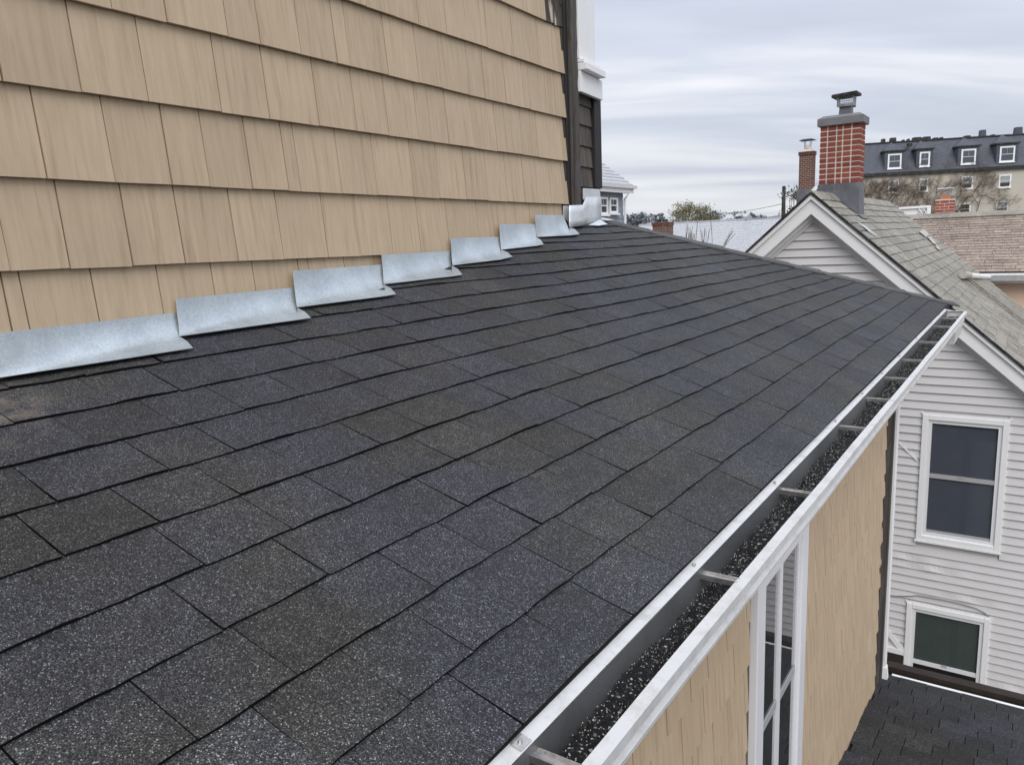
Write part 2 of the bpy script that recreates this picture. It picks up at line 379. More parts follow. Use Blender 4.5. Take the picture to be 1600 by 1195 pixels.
# ------------------------------------------------------------------ the beige house
H = 0.75
XE, ZE = -0.8*H, -H                       # edge of the shingles above the gutter
WA = np.array([-2.85*H, 1.10*H]); WB = np.array([-3.45*H, 6.04*H])
wd = (WB-WA)/np.linalg.norm(WB-WA); wnrm = np.array([wd[1], -wd[0]])       # along the wall, out of the wall
def slope(Y): return 0.303+0.127*min((Y-WA[1])/(WB[1]-WA[1]), 1.0)
def sag(X, Y): return 0.0035*math.sin(2.1*Y+1.7*X)+0.0025*math.sin(4.7*Y-3.1*X+1)
def zroof(X, Y): return ZE+slope(Y)*(XE-X)
def wallX(Y): return WA[0]+(Y-WA[1])*wd[0]/wd[1]
RT = (-2.656, 5.19); RB = (-0.592, 8.46)  # rake, top and bottom
def rakeY(X): return RT[1]+(X-RT[0])*(RB[1]-RT[1])/(RB[0]-RT[0])
def rakeX(Y): return RT[0]+(Y-RT[1])*(RB[0]-RT[0])/(RB[1]-RT[1])
def courseX(k, Y):
    j = 16-k
    inv = -(1-j*0.0704)/(0.8+j*0.188)
    s = slope(Y)
    return (ZE+s*XE)/(s-inv)
def onwall(u, v, off=0.0):
    r = wray(u, v); t = (wnrm@WA+off)/(wnrm@r[:2]); return r*t
def acoord(p): return float((np.array(p[:2])-WA)@wd)
def wp(a, z, off=0.0):
    q = WA+wd*a+wnrm*off; return V3((q[0], q[1], z))

house = thing('beige_house', (-1.6, 2.5, GZ), 'beige shingled house with dark asphalt lean-to roof, steel step flashing and white gutter', 'house')

# roof deck
g = Geo(); ys = list(np.linspace(-0.9, 8.44, 48)); nx = 10; idx = []
for Y in ys:
    xl = wallX(Y)-0.02 if Y < RT[1] else rakeX(Y)
    row = []
    for i in range(nx+1):
        X = XE+0.004+(xl-XE)*i/nx
        row.append(len(g.v)); g.v.append(V3((X, Y, zroof(X, Y)-0.006)))
    idx.append(row)
n0 = len(g.v)
for v in list(g.v): g.v.append(v-V3((0, 0, 0.09)))
for a in range(len(ys)-1):
    for i in range(nx):
        q = [idx[a][i], idx[a+1][i], idx[a+1][i+1], idx[a][i+1]]
        g.f.append(q); g.f.append([x+n0 for x in q[::-1]])
    for i in (0, nx): g.f.append([idx[a][i], idx[a+1][i], idx[a+1][i]+n0, idx[a][i]+n0])
for a in (0, len(ys)-1):
    for i in range(nx): g.f.append([idx[a][i], idx[a][i+1], idx[a][i+1]+n0, idx[a][i]+n0])
roof = g.mk('roof', M_DARK, house)

# roof shingles, one piece per tab
r2 = random.Random(5)
tabs = []
def tab(k, y0, y1):
    n = 6
    lift = 0.0078+r2.uniform(-0.0015, 0.002); jl = r2.uniform(-0.0013, 0.0013); tw = r2.uniform(-0.0018, 0.0018); ph = r2.uniform(0, 6)
    sk0 = r2.uniform(-0.004, 0.004); sk1 = sk0+r2.uniform(-0.0015, 0.0015)
    rows = []
    for r in range(3):
        row = []
        for i in range(n+1):
            t = i/n; Y = y0+(y1-y0)*t
            xu = courseX(k-1, Y)-0.018; xl = courseX(k, Y)
            lo = xl+jl+0.0010*math.sin(ph+6*t)+0.0008*math.sin(3*ph+15*t)+tw*(t-.5)+0.0028*math.sin(1.9*Y+k*0.6)
            if k == 16: lo = XE-0.005+0.001*math.sin(5*Y)
            f = (0, 0.55, 1)[r]
            X = xu+(lo-xu)*f
            yy = Y+(sk0*(1-t)+sk1*t)*f
            wx = wallX(yy)+0.004
            X = max(X, wx) if yy < RT[1]+0.05 else X
            yy = min(yy, rakeY(X)-0.01)
            z = zroof(X, yy)+sag(X, yy)*0.6+(0.0005, 0.004, lift)[r]+(0.0012*math.sin(ph*2+5*t) if r == 2 else 0)
            row.append(V3((X, yy, z)))
        rows.append(row)
    vs = [p for row in rows for p in row]; fs = []
    for r in range(2):
        for i in range(n):
            a = r*(n+1)+i; fs.append([a, a+n+1, a+n+2, a+1])
    b = len(vs)
    for i in range(n+1): vs.append(rows[2][i]-V3((0.004, 0, 0.0078)))
    for i in range(n): fs.append([2*(n+1)+i, b+i, b+i+1, 2*(n+1)+i+1])
    s = len(vs)
    for r in range(3):
        vs.append(rows[r][0]-V3((0, 0, 0.004))); vs.append(rows[r][n]-V3((0, 0, 0.004)))
    for r in range(2):
        fs.append([r*(n+1), s+2*r, s+2*r+2, (r+1)*(n+1)]); fs.append([r*(n+1)+n, (r+1)*(n+1)+n, s+2*r+3, s+2*r+1])
    outl = [rows[0][0], rows[0][n], rows[2][n], rows[2][0]]
    if np.linalg.norm(rows[2][0]-rows[0][0])+np.linalg.norm(rows[2][n]-rows[0][n]) < 0.03: return
    if np.linalg.norm(rows[2][n]-rows[2][0]) < 0.02: return
    tabs.append((outl, vs, fs))
off = 0.0
for k in range(0, 17):
    off = (off+0.137+r2.uniform(-0.03, 0.03)) % 0.30
    Y = -0.32-off
    while Y < 8.5:
        w = (0.165+0.020*min(max(Y, 0), 6))*r2.choice((1.0, 1.0, 1.28, 0.9, 1.1))
        gp = r2.choice((0.0006, 0.0009, 0.0014)); y0, y1 = Y+gp, Y+w-gp
        Y += w
        xl0, xl1 = courseX(k, y0), courseX(k, y1)
        if max(xl0, xl1) < min(wallX(y0), wallX(y1))+0.004 and y0 < RT[1]: continue
        if y0 > rakeY(min(xl0, XE))-0.012: continue
        tab(k, y0, y1)
field(tabs, 'shingle', M_ROOF, roof, 'shingle_remainder', 298, M_EDGE, 12)

# rake cap along the far edge
nseg = 11
for i in range(nseg):
    t0 = i/nseg; t1 = (i+1)/nseg+0.012
    a = V3((RT[0]+(RB[0]-RT[0])*t0, RT[1]+(RB[1]-RT[1])*t0, 0)); b = V3((RT[0]+(RB[0]-RT[0])*t1, RT[1]+(RB[1]-RT[1])*t1, 0))
    if i == nseg-1: b = V3((RB[0]+0.012, RB[1]+0.02, 0))
    inn = V3((0.10*0.65, -0.10*0.75, 0)); up0 = V3((0, 0, 0.022+0.004*((i*7) % 3)/2)); up1 = V3((0, 0, 0.016))
    def lf(p, q=0.0): return V3((p[0], p[1], zroof(p[0], p[1])+q))
    top = [lf(a)+up1, lf(b)+up0, lf(b+inn)+up0*0.8, lf(a+inn)+up1*0.8]
    mk('rake_cap', *prism(top, (0, 0, -0.014)), M_CAP, roof)
g = Geo(); a = V3((RT[0]-0.02, RT[1]+0.012, zroof(*RT)-0.02)); b = V3((RB[0]+0.01, RB[1]+0.03, zroof(*RB)-0.02))
g.prism([a, b, b-V3((0, 0, 0.13)), a-V3((0, 0, 0.13))], (-0.012, 0.008, 0)); g.mk('rake_board', M_BLACKTRIM, house)

# ---- upper wall
A_END = acoord(onwall(938, 300)); A0 = -2.2
body = [wp(A0, GZ), wp(A_END, GZ), wp(A_END, GZ, -4), wp(A0, GZ, -4)]
zc1 = onwall(925, 120, .06)[2]; aU1 = acoord(onwall(925.5, 60, .05))
gb = Geo(); gb.prism(body, (0, 0, zc1-GZ))
gb.prism([wp(A0, zc1+.001), wp(aU1-.01, zc1+.001), wp(aU1-.01, zc1+.001, -4), wp(A0, zc1+.001, -4)], (0, 0, 3.2))
wall = gb.mk('upper_wall', M_BACK, house)
def wline(p, q):
    P, Q = onwall(*p), onwall(*q); a0, a1 = acoord(P), acoord(Q)
    return lambda a: P[2]+(Q[2]-P[2])*(a-a0)/(a1-a0)
LN = {4: wline((0, 424), (595, 398)), 3: wline((0, 277), (887, 320)), 2: wline((0, 129), (888, 253)), 1: wline((100, 0), (888, 187)),
      0: wline((530, 0), (885, 119)), -1: wline((771, 0), (885, 50))}
LN[5] = lambda a: LN[4](a)-(LN[3](a)-LN[4](a))
LN[-2] = lambda a: 2*LN[-1](a)-LN[0](a)
LN[-3] = lambda a: 3*LN[-1](a)-2*LN[0](a)
LN[-4] = lambda a: 4*LN[-1](a)-3*LN[0](a)
LN[-5] = lambda a: 5*LN[-1](a)-4*LN[0](a)
def jt(u, row_line): # joint whose foot is at image column u on a course line
    lo, hi = -2.0, 4.5
    for _ in range(50):
        mid = (lo+hi)/2; p = proj(wp(mid, LN[row_line](mid), 0.012))
        if p is None or p[0] < u: lo = mid
        else: hi = mid
    return (lo+hi)/2
FOOT = {
 -1: [778, 815, 821, 851],
 0: [569, 614, 652, 695, 727, 760, 800, 841, 870, 884],
 1: [171, 258, 353, 404, 467, 524, 544, 604, 652, 689, 732, 757, 789, 817, 827, 861, 867, 886],
 2: [124, 229, 343.6, 418.6, 496, 555, 605, 652, 699, 738, 775, 815, 839, 877, 887],
 3: [70, 176, 266, 325, 392, 448, 467, 531.5, 587, 645, 685, 727, 761, 791, 818, 839, 859, 879, 888.5],
 4: [12, 107, 205, 286, 369, 440, 510, 561, 612, 656, 701, 748, 780, 807, 830, 850, 868, 881],
}
TOPF = {5: [2, 30, 142, 245, 330, 395, 466, 482, 538, 585, 640]}
r3 = random.Random(3)
def wall_shingle(i, a0, a1, mat, jag=0.0, out=0.0):
    g0, g1 = a0+0.0022, a1-0.0022; d = r3.uniform(-0.0012, 0.0012); rk = r3.uniform(-0.0018, 0.0018); o = 0.0235+r3.uniform(-0.002, 0.002)+out
    lean = r3.uniform(-0.002, 0.002)
    zb = lambda a: LN[i](a)+d+rk*(a-a0)/(a1-a0); zt = lambda a: LN[i-1](a)+0.03
    A, B = wp(g0+lean, zb(g0), o), wp(g1+lean, zb(g1)-jag, o); C, D = wp(g1, zt(g1), 0.003+out), wp(g0, zt(g0), 0.003+out)
    bk = [wp(g0+lean, zb(g0), o-0.013), wp(g1+lean, zb(g1)-jag, o-0.013), wp(g1, zt(g1), -0.004), wp(g0, zt(g0), -0.004)]
    vs = [A, B, C, D]+bk
    fs = [(0, 1, 2, 3), (0, 4, 5, 1), (1, 5, 6, 2), (0, 3, 7, 4)]
    mk('siding_shingle', vs, fs, mat, wall)
for i, lst in FOOT.items():
    js = [jt(u, i) for u in lst]
    if i == -1: js = [js[0]-0.2*q for q in range(24, 0, -1)]+js
    elif i == 0: js = [js[0]-0.21*q for q in range(17, 0, -1)]+js
    else: js = [js[0]-0.205*q for q in range(9, 0, -1)]+js
    for a, b in zip(js, js[1:]): wall_shingle(i, a, b, M_BEIGE)
    if i == -1:
        e = [js[-1], js[-1]+0.13, js[-1]+0.27, jt(885, -1)]
        for a, b in zip(e, e[1:]): wall_shingle(i, a, b, M_PEEL, r3.uniform(-0.01, 0.01), -0.004)
js = []
for u in TOPF[5]:
    lo, hi = -2.0, 4.5
    for _ in range(50):
        mid = (lo+hi)/2; p = proj(wp(mid, LN[4](mid), 0.012))
        if p is None or p[0] < u: lo = mid
        else: hi = mid
    js.append(lo)
js = [js[0]-0.2*q for q in range(8, 0, -1)]+js
for a, b in zip(js, js[1:]): wall_shingle(5, a, b, M_BEIGE)
for i in (-2, -3, -4):
    a = -2.0+0.07*i; e = jt(884, 0)
    while a < e:
        w = r3.choice((0.16, 0.2, 0.23, 0.26)); wall_shingle(i, a, min(a+w, e), M_BEIGE if a+w < e-0.25 else M_PEEL); a += w

# old brown shingle edge beside the post
aE = jt(888, 3); aP0 = acoord(onwall(889.5, 300, .03)); aP1 = acoord(onwall(898.5, 300, .05)); aP2 = acoord(onwall(909.5, 300, .06))
for i in range(-4, 4):
    for h in range(2):
        zt = LN[i-1](aE)+0.0; zb = LN[i](aE); z0 = zb+(zt-zb)*h*0.5; z1 = z0+(zt-zb)*0.5
        mk('old_shingle', *prism([wp(aE-0.05, z0+0.003, 0.001), wp(aP0+0.02, z0+0.003, 0.001), wp(aP0+0.02, z1, 0.001), wp(aE-0.05, z1, 0.001)], tuple(np.append(wnrm*(0.010+0.003*h), 0))), M_OLD, wall)
zpb = onwall(905, 322, .05)[2]
def board(name, a0, a1, z0, z1, o0, o1, mat, parent=house, n=1):
    poly = [wp(a0, z0, o0), wp(a1, z0, o0), wp(a1, z1, o0), wp(a0, z1, o0)]
    o = mk(name, *prism(poly, tuple(np.append(wnrm*(o1-o0), 0))), mat, parent)
    bv = o.modifiers.new('bevel', 'BEVEL'); bv.width = 0.004; bv.segments = 2
    return o
board('corner_backing_board', aP0, aP1, zpb, 4.2, 0.001, 0.026, M_BLACKTRIM)
# rough post with an uneven face
g = Geo(); nz = 60; rp_ = random.Random(4)
for q in range(nz+1):
    z = zpb+(3.9-zpb)*q/nz
    for a, o in ((aP1, 0.0), (aP1, .055), ((aP1+aP2)/2, .062), (aP2, .052), (aP2, 0.0)):
        g.v.append(wp(a+rp_.uniform(-.003, .003), z, o+(rp_.uniform(-.003, .003) if o else 0)))
for q in range(nz):
    for c in range(4): g.f.append([q*5+c, q*5+c+1, q*5+c+6, q*5+c+5])
g.f.append([4, 3, 2, 1, 0])
g.mk('corner_post', M_POST, house)
# old wall beyond the post: exposed shingles, charcoal board, white bay above
aS1 = acoord(onwall(926, 220, .01)); aT0 = acoord(onwall(927.5, 220, .03)); aT1 = acoord(onwall(938, 220, .03))
zsh = [onwall(915, v)[2] for v in (293, 262, 230, 198, 168, 140)]
for q in range(5):
    z0, z1 = zsh[q], zsh[q+1]+0.02; cut = aP2+(aS1-aP2)*(0.55 if q % 2 else 0.35)
    for a0, a1 in ((aP2, cut), (cut+0.004, aS1)):
        mk('old_shingle', [wp(a0, z0, .020), wp(a1, z0, .020), wp(a1, z1, .006), wp(a0, z1, .006), wp(a0, z0, 0), wp(a1, z0, 0), wp(a1, z1, 0), wp(a0, z1, 0)],
           [(0, 1, 2, 3), (0, 4, 5, 1), (1, 5, 6, 2), (0, 3, 7, 4)], M_OLD2, wall)
board('charcoal_corner_board', aT0, aT1, onwall(933, 294, .03)[2], onwall(933, 150, .03)[2], 0.002, 0.04, M_BLACKTRIM)
zc0 = onwall(925, 152, .06)[2]; zc1 = onwall(925, 120, .06)[2]
aW1 = acoord(onwall(938.5, 140, .06)); aC1 = acoord(onwall(942.5, 122, .10)); aU1 = acoord(onwall(925.5, 60, .05))
bay = board('bay_panel', aP2-0.01, aW1, zc0, zc1-0.002, 0.045, 0.075, M_WHITE)
board('bay_cornice', aP2-0.01, aC1, zc1, zc1+0.045, 0.03, 0.12, M_WHITE)
board('bay_moulding', aP2-0.01, aC1-0.05, zc1+0.047, zc1+0.07, 0.03, 0.10, M_WHITE)
board('bay_upper_panel', aP2-0.01, aU1, zc1+0.072, 3.6, 0.04, 0.07, M_WHITE)

# ---- step flashing
def onroof(u, v, dz=0.0):
    rn = wray(u, v); rn = rn/np.linalg.norm(rn); lo, hi = 0.3, 14
    for t in np.linspace(.3, 14, 600):
        q = rn*t
        if q[2] <= zroof(q[0], q[1])+dz: hi = t; break
        lo = t
    for _ in range(40):
        mid = (lo+hi)/2; q = rn*mid
        if q[2] > zroof(q[0], q[1])+dz: lo = mid
        else: hi = mid
    return rn*lo
def flash(TL, TR, BR, BL, inner, tip, off, seed, mat=M_GALV, n=14, m=10):
    """outline of a bent sheet: it stands on the wall and turns out over the shingles where it meets them"""
    rr = random.Random(seed); vs = []; fs = []
    def cast(u, v, o):
        p = onwall(u, v, o)
        if p[2] < zroof(p[0], p[1])+0.020: p = onroof(u, v, 0.020)
        return p
    for j in range(m+1):
        for i in range(n+1):
            a, t = i/n, j/m
            tp_ = (TL[0]*(1-a)+TR[0]*a, TL[1]*(1-a)+TR[1]*a); bp_ = (BL[0]*(1-a)+BR[0]*a, BL[1]*(1-a)+BR[1]*a)
            P0 = onwall(*tp_, off); P2 = cast(*bp_, off)
            f_ = 0.78; P1 = onwall(tp_[0]+(bp_[0]-tp_[0])*f_, tp_[1]+(bp_[1]-tp_[1])*f_, off+.004)
            w = 0.0010*(math.sin(3.1*a*math.pi+seed)*math.sin(2.0*t*math.pi+seed*2)+0.7*math.sin(7*a+seed*3)*t)
            vs.append(P0*(1-t)**2+P1*2*t*(1-t)+P2*t*t+V3(np.append(wnrm*w, 0)))
    for j in range(m):
        for i in range(n): q = j*(n+1)+i; fs.append([q, q+n+1, q+n+2, q+1])
    k = len(vs)                                   # ear past the foot of the next sheet
    I = cast(*inner, off); T = onroof(*tip, 0.022); B = vs[m*(n+1)+n]
    E1 = cast((inner[0]+tip[0])/2+1.0, (inner[1]+tip[1])/2-1.5, off)
    vs += [I, E1, T]
    jr = min(m, max(1, int(round(m*(inner[1]-TR[1])/max(BR[1]-TR[1], 1)))))
    right = [r*(n+1)+n for r in range(jr, m+1)]
    fs.append([right[0], k, k+1]) if False else None
    fs.append([k, *right[1:], k+2, k+1])
    o = mk('step_flashing', vs, fs, mat, house, smooth=True)
    so = o.modifiers.new('sheet', 'SOLIDIFY'); so.thickness = 0.0016; so.offset = 0
    es = o.modifiers.new('crease', 'EDGE_SPLIT'); es.split_angle = math.radians(28)
    return o
flash((-150, 537), (274.7, 488.5), (284, 546.5), (-150, 613), (281, 526), (301.5, 543.5), .020, 1)
flash((274.7, 466.9), (458, 449.4), (466, 499.5), (280.5, 525.5), (464.5, 481), (486, 496.5), .026, 2)
flash((457, 423.1), (595.8, 413.5), (602.5, 462.5), (463.7, 480.4), (600, 444.5), (619, 459.5), .031, 3)
flash((596.3, 398.3), (703.3, 392.2), (706.5, 431.8), (599.9, 444.2), (706, 415), (722.5, 429), .035, 4)
flash((703.8, 372.1), (780.3, 370.2), (783.5, 405.5), (706.9, 414.8), (783, 390.5), (800.5, 401), .039, 5)
flash((780, 350.1), (836, 350.1), (838.5, 384.2), (783, 390.3), (838, 370.7), (849.5, 382), .043, 6)
flash((835.9, 335.8), (880.4, 336.4), (891.5, 367.8), (837.8, 370.5), (889.5, 354), (905.5, 366), .047, 7)
def sheet(name, px, off, mat, th=0.0016):
    pts = [onwall(u, v, off) for u, v in px]
    return mk(name, *prism(pts, tuple(np.append(-wnrm*th, 0))), mat, house)
sheet('corner_flashing', [(880, 321.6), (890, 321.6), (891, 352), (880, 337)], 0.019, M_GALVW)
# wrapped flashing round the post foot
g = Geo(); cols = [(889.3, 321.0, 354.2, .060), (893, 321, 354.6, .068), (898, 320.8, 354.2, .074), (904, 320.6, 353.4, .074), (910.5, 320.3, 352.6, .070), (916, 308, 352.0, .050), (922, 308, 351.5, .046), (930, 308, 350.5, .048), (939.5, 308, 342.5, .046)]
for u, v0, v1, o in cols:
    for t in (0, .35, .7, 1):
        p = onwall(u, v0+(v1-v0)*t, o+0.012*max(0, t-.6)); g.v.append(p)
for c in range(len(cols)-1):
    for t in range(3): a = c*4+t; g.f.append([a, a+1, a+5, a+4])
o = g.mk('corner_flashing', M_GALVW, house, smooth=True); o.modifiers.new('sheet', 'SOLIDIFY').thickness = 0.0015
sheet('corner_flashing', [(911, 294.2), (937, 295.8), (938.5, 310), (911, 312)], 0.043, M_GALVW)
ear = [onwall(937.5, 343, .05), onwall(920, 351.5, .058), onroof(935, 352.5, .02), onroof(949.5, 350, .02)]
mk('corner_flashing', *prism(ear, (0, 0, -0.002)), M_GALVW, house)
ear = [onwall(937.5, 339.8, .04), onwall(938.5, 343, .05), onroof(948, 344.2, .03), onroof(959.5, 343.6, .03), onwall(942.5, 340.2, .03)]
mk('corner_flashing', *prism(ear, (0, 0, -0.002)), M_GALVW, house)

# ---- gutter
GY0, GY1 = -0.6, 7.92
def fx(Y): return 0.0078*Y-0.006
back = [(-0.609, -0.7525), (-0.584, -0.758), (-0.583, -0.851)]
front = [(-0.583, -0.855), (-0.507, -0.855), (-0.5005, -0.855), (-0.5005, -0.848), (-0.509, -0.838), (-0.5005, -0.818), (-0.4905, -0.808), (-0.4825, -0.797), (-0.4825, -0.776), (-0.5075, -0.774), (-0.5075, -0.786)]
ys = list(np.linspace(GY0, GY1, 40))
def extr(prof, flex):
    g = Geo()
    for Y in ys:
        for (x, z) in prof:
            w = 0.0016*math.sin(3.3*Y)+0.001*math.sin(8.1*Y+1)
            g.v.append(V3((x+(fx(Y)+w if (flex and x > -0.57) else 0), Y, z+(w*0.6 if flex else 0))))
    n = len(prof)
    for a in range(len(ys)-1):
        for i in range(n-1): g.f.append([a*n+i, a*n+i+1, (a+1)*n+i+1, (a+1)*n+i])
    return g
gt = extr(front[1:], True).mk('gutter', M_GUTW, house)
s = gt.modifiers.new('sheet', 'SOLIDIFY'); s.thickness = 0.0015; s.offset = 1
o = extr(back[:2], False).mk('drip_edge', M_GUTW, gt); o.modifiers.new('sheet', 'SOLIDIFY').thickness = 0.001
o = extr([(-0.5835, -0.7595), (-0.583, -0.849), (-0.500, -0.849)], True).mk('gutter_trough', M_GUTIN, gt)
g = Geo(); g.box(-0.62, -0.588, GY0, GY1-0.1, -0.93, -0.763); g.mk('fascia_board', M_WHITE, house)
# end cap
Y = GY1; ex = fx(Y)
cap = [(-0.588, -0.757), (-0.583, -0.851), (-0.505+ex, -0.851), (-0.4975+ex, -0.828), (-0.4885+ex, -0.806), (-0.4825+ex, -0.797), (-0.4825+ex, -0.774), (-0.52, -0.772)]
mk('end_cap', *prism([(x, Y+0.001, z) for x, z in cap], (0, 0.002, 0)), M_GUTW, gt)
g = Geo(); g.box(-0.588, -0.4825+ex, Y-0.012, Y+0.006, -0.7735, -0.7700); g.mk('end_cap_rim', M_GUTW, gt)
# outlet pipe stub under the far end
g = Geo(); g.prism([(-0.56+ex, 7.0, -0.853), (-0.50+ex, 7.0, -0.853), (-0.50+ex, 7.75, -0.853), (-0.56+ex, 7.75, -0.853)], (-0.01, 0.0, -0.10)); g.mk('gutter_outlet', M_GALVW, gt)
# hangers
for hy in (0.10, 0.866, 1.60, 2.28, 3.16, 3.754, 4.323, 4.963, 5.789, 6.725, 7.35):
    f = fx(hy); g = Geo(); z = -0.776
    g.prism([(-0.586, hy-.011, z), (-0.5+f, hy-.011, z-.003), (-0.5+f, hy+.011, z-.003), (-0.586, hy+.011, z)], (0, 0, -0.0025))
    g.box(-0.583, -0.503+f, hy-.0115, hy-.0092, z-.010, z+.003); g.box(-0.583, -0.503+f, hy+.0092, hy+.0115, z-.010, z+.003)
    hg = g.mk('hanger', M_HANG, gt)
    g = Geo(); g.prism([(-0.607, hy-.03, -0.7515), (-0.586, hy-.03, -0.7560), (-0.586, hy+.0, -0.7560), (-0.607, hy+.0, -0.7515)], (0.0004, 0, 0.0012)) if hy < 1 else None
    if g.v: g.mk('hanger_tab', M_HANG, gt)
    g = Geo(); g.tube([(-0.597, hy-.015, -0.7535), (-0.5962, hy-.015, -0.7480)], 0.0042, 10); g.mk('screw', M_HANG, gt)

# black grit lying in the gutter
deb = thing('gutter_grit', (-0.54, 3.5, -0.85), 'black roof grit with pale specks washed along the white gutter', 'grit')
deb['kind'] = 'stuff'
g = Geo(); r4 = random.Random(9); ny = 520; nxx = 7
for a in range(ny+1):
    Y = -0.3+8.15*a/ny
    edge = -0.581+0.003*math.sin(5*Y)+0.003*math.sin(13.3*Y+1)+r4.uniform(-.002, .002)
    right = -0.503+fx(Y)
    for b in range(nxx+1):
        t = b/nxx; X = edge+(right-edge)*t
        hgt = 0.033+0.004*t+0.004*math.sin(7*Y)+0.003*math.sin(17*Y+3*t)+r4.uniform(-.0035, .0035)
        hgt = max(hgt, 0.002) if t > 0 else 0.012
        g.v.append(V3((X, Y, -0.848+hgt)))
for a in range(ny):
    for b in range(nxx): i = a*(nxx+1)+b; g.f.append([i, i+nxx+1, i+nxx+2, i+1])
g.mk('grit_bed', M_DEB, deb, kind='stuff')
for nm, mt, num, sz in (('pale_grains', M_GRAINL, 5200, (0.0006, 0.0018)), ('black_grains', M_GRAIND, 6500, (0.0012, 0.0034))):
    g = Geo(); vs = []; fs = []
    for _ in range(num):
        Y = -0.3+8.1*(r4.random()**1.6); right = -0.506+fx(Y); t = r4.random()
        X = -0.582+(right+0.582)*t; s_ = r4.uniform(*sz); z = -0.848+0.033+0.004*t+0.004*math.sin(7*Y)+0.003*math.sin(17*Y+3*t)-0.0005
        n = len(vs); w = r4.uniform(0, 6)
        vs += [(X+s_*math.cos(w), Y+s_*math.sin(w), z), (X+s_*math.cos(w+2.1), Y+s_*math.sin(w+2.1), z), (X+s_*math.cos(w+4.2), Y+s_*math.sin(w+4.2), z), (X, Y, z+s_*1.5)]
        fs += [(n, n+1, n+3), (n+1, n+2, n+3), (n+2, n, n+3)]
    g.v = vs; g.f = fs; g.mk(nm, mt, deb, kind='stuff')

# ---- lower wall with its window, below the gutter
LX = -0.66
lw = mk('lower_wall', *prism([(LX-.012, -1.2, GZ), (LX-.012, 5.36, GZ), (-2.4, 5.36, GZ), (-2.4, -1.2, GZ)], (0, 0, -0.86-GZ)), M_BACK, house)
WY0, WY1, WZ1, WZ0 = 2.285, 2.965, -1.05, -2.55
r5 = random.Random(21)
pieces = []
zt = -0.90; row = 0
while zt > -3.45:
    zb = zt-0.155; y = 0.3+r5.uniform(0, .15)
    while y < 5.08:
        w = r5.choice((0.10, 0.13, 0.16, 0.19)); y1 = min(y+w, 5.10+r5.uniform(-.03, .03))
        segs = [(y, y1)]
        if zb < WZ1 and zt > WZ0:
            segs = []
            if y < WY0-0.02: segs.append((y, min(y1, WY0-0.03-r5.uniform(0, .02))))
            if y1 > WY1+0.0: segs.append((max(y, WY1+0.003), y1))
        for a, b in segs:
            if b-a < 0.02: continue
            d = r5.uniform(-.004, .004)
            A = [(LX+.004, a+.003, zb+d), (LX+.004, b-.003, zb+d+r5.uniform(-.006, .006)), (LX-.006, b-.003, zt+.03), (LX-.006, a+.003, zt+.03)]
            Bk = [(LX-.008, p[1], p[2]) for p in A[:2]]+[(LX-.0115, p[1], p[2]) for p in A[2:]]
            pieces.append((A, A+Bk, [(0, 1, 2, 3), (0, 4, 5, 1), (1, 5, 6, 2), (0, 3, 7, 4)]))
        y = y1 if y1 > y+0.01 else y+0.05
    zt = zb; row += 1
field(pieces, 'siding_shingle', M_BEIGE2, lw, 'siding_remainder', 295)
# old dark edge left bare at the far corner
zt = -0.9; q = 0
while zt > -3.3:
    y0 = 5.085+r5.uniform(-.02, .02)
    mk('old_shingle', *box(LX-.0118, LX-.001+.003*(q % 2), y0, 5.30+r5.uniform(-.01, .01), zt-0.152, zt), M_OLD, lw)
    zt -= 0.155; q += 1
g = Geo(); g.box(LX-.03, LX+.012, 5.285, 5.34, -3.1, -0.9); g.mk('corner_board', M_POST, house)

def frame_part(name, mat, parent, y0, y1, z0, z1, w, x0, x1):
    g = Geo()
    g.box(x0, x1, y0, y0+w, z0, z1); g.box(x0, x1, y1-w, y1, z0, z1)
    g.box(x0, x1, y0+w, y1-w, z1-w, z1); g.box(x0, x1, y0+w, y1-w, z0, z0+w)
    o = g.mk(name, mat, parent); bv = o.modifiers.new('bevel', 'BEVEL'); bv.width = 0.003; bv.segments = 2
    return o
win = frame_part('window', M_SASH, house, WY0, WY1, WZ0, WZ1, 0.088, LX-.0118, LX+.016)
frame_part('inner_frame', M_SASH, win, WY0+.0885, WY1-.0885, WZ0+.0885, WZ1-.0885, 0.028, LX-.0118, LX+.007)
ym = 2.602
g = Geo(); g.box(LX-.0118, LX+.006, ym-.020, ym+.020, WZ0+.117, WZ1-.117); g.mk('mullion', M_SASH, win)
for a, b in ((WY0+.117, ym-.0205), (ym+.0205, WY1-.117)):
    g = Geo(); g.box(LX-.0005, LX+.004, a, b, -1.715, -1.682); g.mk('meeting_rail', M_RAIL, win)
    g = Geo(); g.add([(LX-.001, a, WZ0+.117), (LX-.001, b, WZ0+.117), (LX-.001, b, WZ1-.117), (LX-.001, a, WZ1-.117)], [(0, 1, 2, 3)]); g.mk('pane', M_GLASS, win)
mk('room_shade', *box(LX-.0116, LX-.0085, WY0+.02, WY1-.02, WZ0+.02, WZ1-.02), M_DARK, win)

# downspout at the far corner
g = Geo(); dsx, dsy = LX+.012, 5.37
g.add(*prism([(dsx-.019, dsy-.022, -3.06), (dsx+.019, dsy-.022, -3.06), (dsx+.019, dsy+.022, -3.06), (dsx-.019, dsy+.022, -3.06)], (0, 0, 2.21)))
ds = g.mk('downspout', M_WHITE, house); bv = ds.modifiers.new('bevel', 'BEVEL'); bv.width = 0.008; bv.segments = 2
g = Geo(); g.prism([(dsx-.024, dsy-.028, -3.00), (dsx+.024, dsy-.028, -3.00), (dsx+.024, dsy+.028, -3.00), (dsx-.024, dsy+.028, -3.00)], (0.01, -0.01, -0.09)); g.mk('downspout_shoe', M_WHITE, ds)

